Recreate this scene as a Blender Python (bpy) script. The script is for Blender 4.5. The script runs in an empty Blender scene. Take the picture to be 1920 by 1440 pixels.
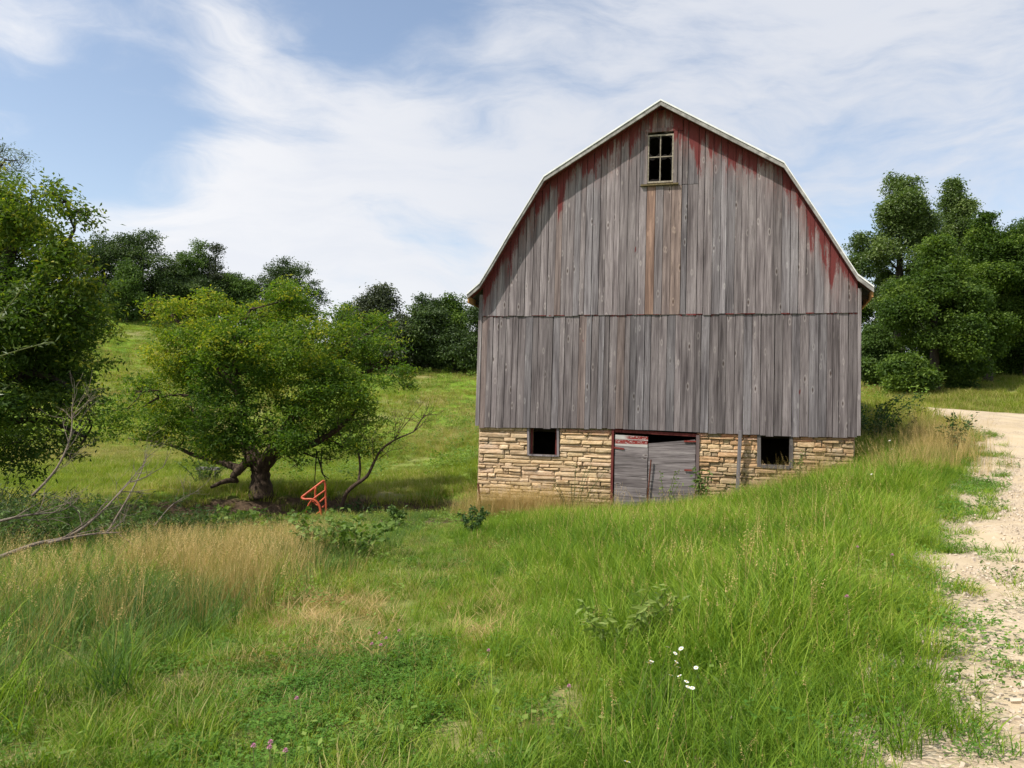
import bpy, math, random
import numpy as np
from mathutils import Vector, Matrix

sc = bpy.context.scene
C = sc.collection
R = math.radians

# ------------------------------------------------------------------ camera
PITCH, ROLL, FPX = 0.057, 0.030, 1554.0
cF = np.array([0, math.cos(PITCH), math.sin(PITCH)])
_U = np.array([0, -math.sin(PITCH), math.cos(PITCH)])
cR = math.cos(ROLL) * np.array([1, 0, 0.]) + math.sin(ROLL) * _U
cU = -math.sin(ROLL) * np.array([1, 0, 0.]) + math.cos(ROLL) * _U
cam = bpy.data.objects.new('camera', bpy.data.cameras.new('camera'))
cam.data.sensor_width = 36.0
cam.data.lens = FPX / 1920 * 36
cam.data.clip_end = 6000
cam.matrix_world = Matrix(((cR[0], cU[0], -cF[0], 0), (cR[1], cU[1], -cF[1], 0), (cR[2], cU[2], -cF[2], 0), (0, 0, 0, 1)))
C.objects.link(cam)
sc.camera = cam

# ------------------------------------------------------------------ light
SUN_EL, SUN_H = R(51), np.array([-0.875, -0.484])
SUN_STRENGTH, SKY_STRENGTH = 5.0, 0.095
sun = bpy.data.objects.new('sun', bpy.data.lights.new('sun', 'SUN'))
sun.data.energy = SUN_STRENGTH
sun.data.angle = R(0.6)
sun.data.color = (1, 0.94, 0.83)
sd = Vector((SUN_H[0] * math.cos(SUN_EL), SUN_H[1] * math.cos(SUN_EL), math.sin(SUN_EL)))
sun.rotation_euler = sd.to_track_quat('Z', 'Y').to_euler()
C.objects.link(sun)
sc.view_settings.view_transform = 'Standard'
sc.view_settings.look = 'None'
sc.view_settings.gamma = 1
sc.view_settings.use_curve_mapping = False
sc.view_settings.exposure = 0.14
sc.cycles.use_denoising = True
sc.cycles.max_bounces = 6
sc.cycles.diffuse_bounces = 3
sc.cycles.transmission_bounces = 3
sc.cycles.transparent_max_bounces = 4

def dirpx(px, py):
    d = cF + (px - 960) / FPX * cR - (py - 720) / FPX * cU
    return d / np.linalg.norm(d)

class NT:
    """small helper to write node trees"""
    def __init__(s, tree): s.t = tree; s.n = tree.nodes; s.l = tree.links
    def new(s, typ, **kw):
        n = s.n.new(typ)
        for k, v in kw.items():
            if k == 'inp':
                for kk, vv in v.items():
                    s.set(n.inputs[kk], vv)
            else: setattr(n, k, v)
        return n
    def set(s, sock, v):
        if isinstance(v, bpy.types.NodeSocket): s.l.new(v, sock)
        elif isinstance(v, bpy.types.Node): s.l.new(v.outputs[0], sock)
        else:
            if sock.type == 'RGBA' and len(v) == 3: v = (*v, 1)
            sock.default_value = v
    def math(s, op, a, b=0.0, c=None, clamp=False):
        n = s.new('ShaderNodeMath', operation=op, use_clamp=clamp)
        s.set(n.inputs[0], a); s.set(n.inputs[1], b)
        if c is not None: s.set(n.inputs[2], c)
        return n.outputs[0]
    def vmath(s, op, a, b=None, out=0):
        n = s.new('ShaderNodeVectorMath', operation=op)
        s.set(n.inputs[0], a)
        if b is not None: s.set(n.inputs[1], b)
        return n.outputs[out]
    def noise(s, vec, scale, detail=3, rough=.55, dist=0.0, out='Fac'):
        n = s.new('ShaderNodeTexNoise')
        s.set(n.inputs['Vector'], vec); n.inputs['Scale'].default_value = scale
        n.inputs['Detail'].default_value = detail; n.inputs['Roughness'].default_value = rough
        n.inputs['Distortion'].default_value = dist
        return n.outputs[out]
    def ramp(s, fac, stops, interp='LINEAR'):
        n = s.new('ShaderNodeValToRGB'); cr = n.color_ramp; cr.interpolation = interp
        while len(cr.elements) < len(stops): cr.elements.new(0.5)
        for e, (p, c) in zip(cr.elements, stops):
            e.position = p; e.color = (*c, 1) if len(c) == 3 else c
        s.set(n.inputs[0], fac)
        return n.outputs[0]
    def mapr(s, v, a, b, c=0.0, d=1.0, smooth=True):
        n = s.new('ShaderNodeMapRange', interpolation_type='SMOOTHSTEP' if smooth else 'LINEAR')
        s.set(n.inputs[0], v)
        for i, q in enumerate((a, b, c, d)): s.set(n.inputs[1 + i], q)
        return n.outputs[0]
    def mix(s, fac, a, b, blend='MIX'):
        n = s.new('ShaderNodeMix', data_type='RGBA', blend_type=blend, clamp_factor=True)
        s.set(n.inputs[0], fac); s.set(n.inputs[6], a); s.set(n.inputs[7], b)
        return n.outputs[2]
    def mapping(s, vec, scale=(1, 1, 1), loc=(0, 0, 0), rot=(0, 0, 0)):
        n = s.new('ShaderNodeMapping')
        s.set(n.inputs[0], vec); n.inputs['Scale'].default_value = scale
        n.inputs['Location'].default_value = loc; n.inputs['Rotation'].default_value = rot
        return n.outputs[0]

# world: physical sky with a layer of thin cirrus cloud
w = bpy.data.worlds.new('World'); sc.world = w; w.use_nodes = True
w.node_tree.nodes.clear(); T = NT(w.node_tree)
sky = T.new('ShaderNodeTexSky', sky_type='NISHITA', sun_disc=False)
sky.sun_elevation = SUN_EL
sky.sun_rotation = math.atan2(SUN_H[0], SUN_H[1])
sky.air_density = 1.0; sky.dust_density = 1.2; sky.ozone_density = 1.5
dv = T.new('ShaderNodeTexCoord').outputs['Generated']
warp = T.vmath('SCALE', T.vmath('SUBTRACT', T.noise(T.mapping(dv, (1, 1, 2)), 3.0, 3, .5, out='Color'), (.5, .5, .5)))
warp.node.inputs['Scale'].default_value = .16
dw = T.vmath('ADD', dv, warp)
n1 = T.noise(T.mapping(dw, (1.0, 1.0, 3.0), rot=(0, .35, 0)), 2.3, 8, .58)
n2 = T.noise(T.mapping(dw, (1.0, 1.0, 4.2), rot=(0, .42, 0)), 4.2, 7, .62)
f = T.math('ADD', T.math('MULTIPLY_ADD', n1, 1.9, -.68), T.math('MULTIPLY', n2, .95))
def blob(px, py, r0, r1, wt, sx=1.0):
    c = dirpx(px, py)
    dist = T.vmath('LENGTH', T.mapping(T.vmath('SUBTRACT', dw, tuple(c)), (1 / sx, 1, 1)), out=1)
    return T.mapr(dist, r0, r1, wt, 0.0)
blobs = [(90, 130, .02, .22, -.42, 1.3), (200, 235, .01, .14, -.34, 1.6), (520, 30, .01, .2, -.34, 1.5), (780, 80, .01, .17, -.30, 1.4), (850, 240, .0, .12, -.22, .7), (1010, 140, .0, .14, -.22, 1.2), (680, 60, .0, .10, -.2, 1.6), (330, 60, .0, .06, -.2, 1.0), (1150, 60, 0, .12, -.12, 1.4),
         (780, 425, .0, .05, -.42, 3.0), (830, 490, .0, .035, -.32, 2.6), (600, 220, 0, .06, -.15, 1.5), (60, 35, .0, .05, .3, 1.5), (380, 110, .0, .12, .30, 1.4), (600, 180, .0, .16, .22, 1.6), (120, 175, .0, .05, .25, 3),
         (350, 400, .05, .42, .28, 1.5), (740, 220, .0, .14, .18, 1.3), (1300, 150, .1, .5, .15, 1.3), (1720, 180, .05, .35, .14, 1.3), (1590, 480, .0, .12, -.12, 1.0)]
for b in blobs: f = T.math('ADD', f, blob(*b))
m = T.mapr(f, .43, 1.08)
hz = T.new('ShaderNodeSeparateXYZ'); T.set(hz.inputs[0], dv)
m = T.math('MAXIMUM', m, T.mapr(hz.outputs[2], .16, .02, 0, .85))
skyc = T.mix(1.0, sky.outputs[0], (2.35, 2.08, 1.85), 'MULTIPLY')
grey = T.mapr(T.vmath('DISTANCE', dv, tuple(dirpx(1450, 60)), out=1), .15, .75, 1.0, 0.0)
cl = T.mix(T.math('MULTIPLY', grey, .8), (9.2, 9.2, 9.4), (7.0, 7.3, 8.0))
cl = T.mix(T.mapr(n2, .32, .6, .3, 0), cl, (6.6, 7.1, 8.2))
col = T.mix(T.math('MULTIPLY', m, .93), skyc, cl)
bg = T.new('ShaderNodeBackground', inp={'Color': col, 'Strength': SKY_STRENGTH})
T.l.new(bg.outputs[0], T.new('ShaderNodeOutputWorld').inputs[0])

# ------------------------------------------------------------------ helpers
rng = np.random.default_rng(7)
random.seed(7)

def px3(px, py, Y):
    """a pixel of the photograph at distance Y in front of the camera, in metres"""
    d = cF + (px - 960) / FPX * cR - (py - 720) / FPX * cU
    return d * (Y / d[1])

def mesh_np(name, V, faces, mats=(), fm=None, attrs=None, smooth=False):
    """faces: list of integer arrays (n,k)"""
    me = bpy.data.meshes.new(name)
    V = np.asarray(V, np.float32)
    faces = [np.asarray(f, np.int32) for f in faces if len(f)]
    me.vertices.add(len(V)); me.vertices.foreach_set('co', V.ravel())
    tot = np.concatenate([np.full(len(f), f.shape[1], np.int32) for f in faces])
    idx = np.concatenate([f.ravel() for f in faces])
    me.loops.add(len(idx)); me.loops.foreach_set('vertex_index', idx)
    me.polygons.add(len(tot))
    me.polygons.foreach_set('loop_start', np.concatenate([[0], np.cumsum(tot)[:-1]]).astype(np.int32))
    if fm is not None: me.polygons.foreach_set('material_index', np.asarray(fm, np.int32))
    me.polygons.foreach_set('use_smooth', np.full(len(tot), smooth))
    for m_ in mats: me.materials.append(m_)
    for k, a in (attrs or {}).items():
        at = me.attributes.new(k, 'FLOAT', 'POINT'); at.data.foreach_set('value', np.asarray(a, np.float32))
    me.update(calc_edges=True); me.validate()
    return me

def obj(name, me, parent=None, label=None, cat=None, group=None, kind=None):
    o = bpy.data.objects.new(name, me)
    C.objects.link(o)
    if parent: o.parent = parent
    if label: o['label'] = label
    if cat: o['category'] = cat
    if group: o['group'] = group
    if kind: o['kind'] = kind
    return o

def empty(name, loc, label, cat, group=None, rz=0):
    o = obj(name, None, None, label, cat, group)
    o.location = loc; o.rotation_euler = (0, 0, rz); o.empty_display_size = .2
    return o

class MB:
    """mesh builder for boards, tubes and prisms"""
    def __init__(s): s.v = []; s.f = []
    def add(s, V, F):
        b = len(s.v); s.v.extend([tuple(map(float, q)) for q in V]); s.f.extend([tuple(i + b for i in q) for q in F])
        return s
    def box(s, x0, x1, y0, y1, z0, z1):
        V = [(x, y, z) for z in (z0, z1) for y in (y0, y1) for x in (x0, x1)]
        return s.add(V, [(0, 2, 3, 1), (4, 5, 7, 6), (0, 1, 5, 4), (2, 6, 7, 3), (0, 4, 6, 2), (1, 3, 7, 5)])
    def prism(s, poly, y0, y1):
        """polygon in x,z (counter clockwise seen from -y) extruded in y"""
        n = len(poly)
        V = [(x, y0, z) for x, z in poly] + [(x, y1, z) for x, z in poly]
        return s.add(V, [tuple(range(n)), tuple(reversed(range(n, 2 * n)))] + [(i, i + n, (i + 1) % n + n, (i + 1) % n) for i in range(n)])
    def tube(s, pts, rad, seg=6, cap=True):
        pts = [np.asarray(p, float) for p in pts]
        n = len(pts); V = []
        ref = np.array([.31, .17, .93])
        for i, p in enumerate(pts):
            t = pts[min(i + 1, n - 1)] - pts[max(i - 1, 0)]
            t = t / (np.linalg.norm(t) + 1e-9)
            a = np.cross(t, ref); na = np.linalg.norm(a)
            if na < .1: a = np.cross(t, np.array([1, 0, 0.])); na = np.linalg.norm(a)
            a /= na; b_ = np.cross(t, a)
            r = rad[i] if hasattr(rad, '__len__') else rad
            for k in range(seg):
                an = 2 * math.pi * k / seg
                V.append(p + r * (math.cos(an) * a + math.sin(an) * b_))
        F = [(i * seg + k, i * seg + (k + 1) % seg, (i + 1) * seg + (k + 1) % seg, (i + 1) * seg + k) for i in range(n - 1) for k in range(seg)]
        if cap: F += [tuple(range(seg - 1, -1, -1)), tuple((n - 1) * seg + k for k in range(seg))]
        return s.add(V, F)
    def mesh(s, name, mat, smooth=False):
        me = bpy.data.meshes.new(name); me.from_pydata(s.v, [], s.f); me.update()
        if mat: me.materials.append(mat)
        if smooth: me.polygons.foreach_set('use_smooth', [True] * len(me.polygons))
        return me

def material(name):
    m_ = bpy.data.materials.new(name); m_.use_nodes = True
    m_.node_tree.nodes.clear(); T = NT(m_.node_tree)
    out = T.new('ShaderNodeOutputMaterial')
    return m_, T, out

def bsdf(T, out, col, rough=.85, bump=None, bstr=.3, bdist=.02, spec=.2, metal=0.0):
    b = T.new('ShaderNodeBsdfPrincipled', inp={'Base Color': col, 'Roughness': rough, 'Specular IOR Level': spec, 'Metallic': metal})
    if bump is not None:
        bn = T.new('ShaderNodeBump', inp={'Height': bump}); bn.inputs['Strength'].default_value = bstr; bn.inputs['Distance'].default_value = bdist
        T.l.new(bn.outputs[0], b.inputs['Normal'])
    T.l.new(b.outputs[0], out.inputs[0])
    return b

def simple_mat(name, c1, c2, scale=8, rough=.85, bstr=.3, stretch=(1, 1, 1), metal=0.0, spec=.2):
    m_, T, out = material(name)
    P = T.new('ShaderNodeTexCoord').outputs['Object']
    n = T.noise(T.mapping(P, stretch), scale, 5, .6)
    bsdf(T, out, T.ramp(n, [(.3, c1), (.7, c2)]), rough, n, bstr, .01, spec, metal)
    return m_

# ------------------------------------------------------------------ terrain
ctrl = [(0, 0, -1.62), (-4, 0, -1.9), (-10, 0, -2.1), (2.2, 0, -1.5), (-1.5, 5, -1.85), (-3.3, 9, -2.02), (-1.8, 8.6, -1.97), (.2, 4.2, -1.74),
        (0, 12, -1.98), (-2, 14, -2.12), (-1, 18, -2.2), (-1.8, 21.4, -2.25), (-1.0, 22.6, -2.4), (3.6, 21.2, -1.95), (5.9, 20.5, -1.5), (8.2, 19.9, -.7), (9.3, 20.2, -.35),
        (2, 8, -1.72), (4, 12, -1.52), (6, 16, -1.2), (8.4, 18, -.75), (3, 16, -1.85), (1, 16, -2.05),
        (1.8, 3.8, -1.5), (2.65, 5.9, -1.4), (4.2, 8.9, -1.25), (6.4, 12.7, -1.02), (10.5, 19.4, -.42), (12.6, 24, .3), (14.3, 30, 1.25), (15, 36, 1.5),
        (4, 3.8, -1.5), (6, 8.9, -1.25), (12, 15, -.8), (16, 20, -.35), (20, 26, .7), (20.9, 34, 1.38), (17.7, 36, 1.5), (12, 37, 1.6), (26, 34, 1.9),
        (15, 0, -1.4), (30, 5, -.9), (30, 20, .3), (28, 48, 4.0), (21, 50, 3.3), (36, 56, 5.2), (45, 42, 4.5), (20, 64, 4.4), (34, 70, 6.0),
        (-9.07, 30, -2.5), (-5.6, 25, -2.75), (-3, 19, -2.3), (-6, 18, -2.5), (-10, 10, -2.3), (-10, 16, -2.6), (-15, 20, -2.9), (-20, 30, -2.8), (-5, 12, -2.2),
        (-12, 50, -2.2), (-4, 49, -2.3), (-2, 30, -2.3), (-24, 56, -2.2), (-33, 68, -.6), (-5.2, 62, -.6), (-6.5, 80, 2.3), (-43, 90, 3.8), (-52, 110, 9.6), (-18, 80, 2.2),
        (-61, 130, 16.5), (-27, 118, 11.2), (-4.7, 105, 8.0), (-18, 108, 8.9), (3, 100, 7.0), (-85, 130, 18), (-60, 90, 6.5), (-45, 50, -2.2), (-40, 25, -2.5), (-25, 5, -2.3),
        (-80, 175, 19), (-18, 165, 10.5), (8, 60, 3), (14, 85, 5.5), (30, 110, 8), (5, 40, 0.6), (7, 30, .1), (10, 27, .2), (2, 36, -1.0),
        (-110, 60, 3), (-120, 120, 17), (-90, 0, -1), (70, 20, 2), (80, 80, 7), (60, 150, 9), (0, -40, -1), (-60, -40, -1), (60, -40, 0)]
for r_ in (300, 900, 1600):
    for k in range(10):
        a = 2 * math.pi * k / 10
        ctrl.append((r_ * math.cos(a), r_ * math.sin(a), 9 if math.sin(a) > .2 else 1))
ctrl = np.array(ctrl, float)
def _phi(r2): return .5 * r2 * np.log(r2 + 1e-9)
_n = len(ctrl)
_A = np.zeros((_n + 3, _n + 3))
_A[:_n, :_n] = _phi(((ctrl[:, None, :2] - ctrl[None, :, :2]) ** 2).sum(-1)) + np.eye(_n) * 1.5
_A[:_n, _n:] = np.c_[np.ones(_n), ctrl[:, :2]]; _A[_n:, :_n] = _A[:_n, _n:].T
_W = np.linalg.solve(_A, np.r_[ctrl[:, 2], 0, 0, 0])

CREEK = np.array([(-45, 24), (-32, 20.5), (-22, 20.0), (-15.5, 21.2), (-12.0, 24.0), (-9.5, 26.6), (-6.5, 27.6), (-3.6, 27.4)])
ROAD = np.array([(2.0, -40), (3.0, -14), (4.5, 0), (6.15, 4), (8.95, 9), (11.9, 14), (15.0, 19), (17.3, 24), (18.0, 29), (16.8, 33.2), (13, 36), (9, 39), (7, 46), (9, 62), (16, 90)])
def smooth_path(P, n=6):
    P = np.asarray(P, float); out = []
    for i in range(len(P) - 1):
        p0, p1, p2, p3 = P[max(i - 1, 0)], P[i], P[i + 1], P[min(i + 2, len(P) - 1)]
        for t in np.arange(n) / n:
            out.append(.5 * ((2 * p1) + (-p0 + p2) * t + (2 * p0 - 5 * p1 + 4 * p2 - p3) * t * t + (-p0 + 3 * p1 - 3 * p2 + p3) * t ** 3))
    out.append(P[-1]); return np.array(out)
CREEK_S, ROAD_S = smooth_path(CREEK, 5), smooth_path(ROAD, 8)
def seg_dist(x, y, path):
    """distance to path, parameter along it, side (+ = left of travel)"""
    best = np.full(x.shape, 1e9); par = np.zeros(x.shape); side = np.zeros(x.shape)
    for i in range(len(path) - 1):
        a, b = path[i], path[i + 1]; d = b - a; L2 = d @ d
        t = np.clip(((x - a[0]) * d[0] + (y - a[1]) * d[1]) / L2, 0, 1)
        qx, qy = a[0] + t * d[0], a[1] + t * d[1]
        dd = np.hypot(x - qx, y - qy)
        k = dd < best
        best = np.where(k, dd, best); par = np.where(k, i + t, par)
        side = np.where(k, np.sign(d[0] * (y - a[1]) - d[1] * (x - a[0])), side)
    return best, par, side

_perm = np.random.default_rng(3).random((64, 64))
def vnoise(x, y, s=1.0, o=0.0):
    """smooth value noise, 0..1"""
    x = np.asarray(x, float) * s + o + 1000; y = np.asarray(y, float) * s + o * 1.7 + 1000
    xi = np.floor(x).astype(int); yi = np.floor(y).astype(int); fx = x - xi; fy = y - yi
    fx = fx * fx * (3 - 2 * fx); fy = fy * fy * (3 - 2 * fy)
    g = lambda a, b: _perm[a % 64, b % 64]
    return (g(xi, yi) * (1 - fx) + g(xi + 1, yi) * fx) * (1 - fy) + (g(xi, yi + 1) * (1 - fx) + g(xi + 1, yi + 1) * fx) * fy

WATER_Z = -3.35
def H(x, y):
    x = np.asarray(x, float); y = np.asarray(y, float); sh = x.shape
    x = x.ravel(); y = y.ravel()
    out = np.empty(x.size)
    for s in range(0, x.size, 20000):
        X, Y = x[s:s + 20000], y[s:s + 20000]
        r2 = (X[:, None] - ctrl[None, :, 0]) ** 2 + (Y[:, None] - ctrl[None, :, 1]) ** 2
        z = _phi(r2) @ _W[:_n] + _W[_n] + _W[_n + 1] * X + _W[_n + 2] * Y
        d, _, _ = seg_dist(X, Y, CREEK_S)
        bed = WATER_Z - .35
        k = np.clip(1 - (d - 1.3) / 1.7, 0, 1); k = k * k * (3 - 2 * k)
        z = z * (1 - k) + np.minimum(bed, z) * k
        far = np.clip((np.hypot(X, Y) - 30) / 60, 0, 1)
        z = z + (vnoise(X, Y, .45) - .5) * .12 * (1 - k) + (vnoise(X, Y, 2.1, 5) - .5) * .04 + (vnoise(X, Y, .08, 9) - .5) * 1.0 * far
        out[s:s + 20000] = z
    return out.reshape(sh)
def Hs(x, y): return float(H(np.array([x]), np.array([y]))[0])
def ground_px(px, py):
    """where the sight line through a pixel meets the ground"""
    d = dirpx(px, py); t = np.linspace(2, 170, 1200)
    P = d[None] * t[:, None]; z = H(P[:, 0], P[:, 1])
    k = np.nonzero(P[:, 2] < z)[0]
    i = k[0] if len(k) else len(t) - 1
    return P[i, 0], P[i, 1]

def axis(parts):
    a = np.concatenate([np.arange(*p) for p in parts]); return np.unique(np.round(a, 4))
ax = axis([(-1600, -400, 300), (-400, -160, 40), (-160, -26, 2.5), (-26, 26, .25), (26, 160, 3), (160, 400, 40), (400, 1601, 300)])
ay = axis([(-400, -60, 60), (-60, -4, 4), (-4, 44, .25), (44, 150, 1.8), (150, 400, 25), (400, 1601, 300)])
GX, GY = np.meshgrid(ax, ay)
GZ = H(GX, GY)
rd, rpar, rside = seg_dist(GX.ravel(), GY.ravel(), ROAD_S)
verge = np.clip(1 - (rd - 3.5) / .9, 0, 1)                          # bare shoulder next to the road
pth = np.exp(-(((GX - (-2.2)) / 2.8) ** 2 + ((GY - 21.9) / 2.6) ** 2)).ravel()
pth = np.maximum(pth, np.exp(-(((GX + 5.6) / 3.4) ** 2 + ((GY - 27.4) / 1.7) ** 2)).ravel())
crd, _, _ = seg_dist(GX.ravel(), GY.ravel(), CREEK_S)
pth = np.maximum(pth, np.clip(1 - (crd - 2.0) / 1.4, 0, 1))
V = np.c_[GX.ravel(), GY.ravel(), GZ.ravel()]
nx, ny = len(ax), len(ay)
i0 = (np.arange(ny - 1)[:, None] * nx + np.arange(nx - 1)[None]).ravel()

def limestone(T, P):
    v1 = T.new('ShaderNodeTexVoronoi', inp={'Vector': P, 'Scale': 34.0})
    n3 = T.noise(P, .8, 5, .65); n4 = T.noise(P, 90, 4, .75)
    base = T.ramp(T.math('ADD', T.math('MULTIPLY', n3, .6), T.math('MULTIPLY', n4, .4)), [(.28, (.34, .26, .165)), (.5, (.50, .405, .275)), (.72, (.58, .485, .35))])
    sc_ = T.new('ShaderNodeSeparateColor'); T.set(sc_.inputs[0], v1.outputs['Color'])
    st = T.ramp(sc_.outputs[0], [(0, (.25, .19, .14)), (.5, (.47, .38, .28)), (1, (.66, .57, .46))])
    loose = T.mapr(T.noise(P, 1.3, 5, .65), .42, .58)
    c = T.mix(T.math('MULTIPLY', loose, .45), base, st)
    h = T.math('ADD', T.math('MULTIPLY', T.math('MULTIPLY', v1.outputs['Distance'], -1.2), loose), T.math('ADD', T.math('MULTIPLY', n4, .3), T.math('MULTIPLY', n3, 1.5)))
    return c, h
gm, T, out = material('ground')
P = T.new('ShaderNodeNewGeometry').outputs['Position']
big = T.noise(P, .05, 4, .6); med = T.noise(P, .5, 5, .6); fine = T.noise(P, 9, 5, .65)
green = T.ramp(T.math('ADD', T.math('MULTIPLY', med, .6), T.math('MULTIPLY', fine, .4)), [(.3, (.06, .11, .012)), (.5, (.14, .22, .022)), (.72, (.23, .28, .05))])
straw = T.ramp(fine, [(.3, (.20, .17, .08)), (.7, (.34, .28, .15))])
band = T.noise(T.mapping(P, (1, .6, 3.2), rot=(0, 0, .35)), .11, 5, .6)
c = T.mix(T.mapr(band, .50, .66, 0, .75), green, straw)
va = T.new('ShaderNodeAttribute', attribute_name='verge').outputs['Fac']
pa = T.new('ShaderNodeAttribute', attribute_name='path').outputs['Fac']
sand, sandh = limestone(T, P)
mud = T.ramp(fine, [(.3, (.05, .034, .022)), (.7, (.15, .105, .07))])
c = T.mix(T.mapr(T.math('ADD', va, T.math('MULTIPLY', T.math('SUBTRACT', med, .5), .9)), .25, .55), c, sand)
c = T.mix(T.mapr(T.math('ADD', pa, T.math('MULTIPLY', T.math('SUBTRACT', med, .5), .8)), .35, .6), c, mud)
bsdf(T, out, c, .95, T.math('ADD', T.noise(P, 20, 5, .7), T.math('MULTIPLY', sandh, va)), .7, .03, .1)
ground = obj('ground', mesh_np('ground', V, [np.c_[i0, i0 + 1, i0 + nx + 1, i0 + nx]], [gm], attrs={'verge': verge, 'path': pth}, smooth=True), kind='structure')

# gravel road ------------------------------------------------------
rm, T, out = material('crushed_limestone')
P = T.new('ShaderNodeNewGeometry').outputs['Position']
c, hgt = limestone(T, P)
bsdf(T, out, c, .95, hgt, .8, .02, .1)
sp = ROAD_S; tg = np.gradient(sp, axis=0); tg /= np.linalg.norm(tg, axis=1)[:, None]; nr = np.c_[tg[:, 1], -tg[:, 0]]
L = np.r_[0, np.cumsum(np.linalg.norm(np.diff(sp, axis=0), axis=1))]
ss = np.arange(0, L[-1], .4); cx = np.interp(ss, L, sp[:, 0]); cy = np.interp(ss, L, sp[:, 1]); nxs = np.interp(ss, L, nr[:, 0]); nys = np.interp(ss, L, nr[:, 1])
offs = np.r_[-3.5, -3.3, np.arange(-3.0, 3.01, .4), 3.3, 3.5]
ox = offs[None, :] + (vnoise(ss, ss * 0, .5)[:, None] - .5) * .6 * (np.abs(offs) > 2)[None] * np.sign(-offs)[None] + (vnoise(ss, ss * 0, 2.2, 3)[:, None] - .5) * .35 * (np.abs(offs) > 2.9)[None]
RX = cx[:, None] + nxs[:, None] * ox; RY = cy[:, None] + nys[:, None] * ox
RZ = H(RX, RY) + .03 - .028 * np.clip((np.abs(offs)[None] - 2.2) / 1.1, 0, 1) ** 1.5 - np.where(np.abs(offs)[None] > 3.4, .06, 0)
rut = np.exp(-((np.abs(offs) - 1.0) / .3) ** 2)[None] * .012; RZ -= rut
a_, b_ = RX.shape; j0 = (np.arange(a_ - 1)[:, None] * b_ + np.arange(b_ - 1)[None]).ravel()
obj('gravel_road', mesh_np('gravel_road', np.c_[RX.ravel(), RY.ravel(), RZ.ravel()], [np.c_[j0, j0 + 1, j0 + b_ + 1, j0 + b_]], [rm], smooth=True), kind='structure')

# creek ------------------------------------------------------------
wm, T, out = material('creek_water')
P = T.new('ShaderNodeNewGeometry').outputs['Position']
bsdf(T, out, (.03, .035, .018), .12, T.noise(P, 2.5, 3, .5), .12, .03, .5)
mb = MB(); tg = np.gradient(CREEK_S, axis=0); tg /= np.linalg.norm(tg, axis=1)[:, None]
for i in range(len(CREEK_S) - 1):
    q = []
    for k, s_ in ((i, -1), (i, 1), (i + 1, 1), (i + 1, -1)):
        q.append((CREEK_S[k][0] - tg[k][1] * 2.6 * s_, CREEK_S[k][1] + tg[k][0] * 2.6 * s_, WATER_Z))
    mb.add(q, [(3, 2, 1, 0)])
obj('creek_water', mb.mesh('creek_water', wm), kind='structure')

# ------------------------------------------------------------------ barn
YAW = 0.28
barn = empty('barn', (3.724, 21.317, 0), 'weathered grey gambrel barn with faded red paint on a yellow limestone basement', 'barn', rz=-YAW)
ROOF = [(-5.12, 3.68), (-4.76, 3.98), (-4.47, 4.46), (-3.98, 5.3), (-3.05, 6.82), (0, 8.65), (3.05, 6.82), (3.98, 5.3), (4.47, 4.46), (4.76, 3.98), (5.12, 3.68)]
_rx = [p[0] for p in ROOF]; _rz = [p[1] for p in ROOF]
def roof(u): return float(np.interp(u, _rx, _rz))
SEAM, SKIRT, BL = 3.135, .14, 13.0

def barn_coords(T):
    n = T.new('ShaderNodeTexCoord'); n.object = barn
    return n.outputs['Object']

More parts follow.
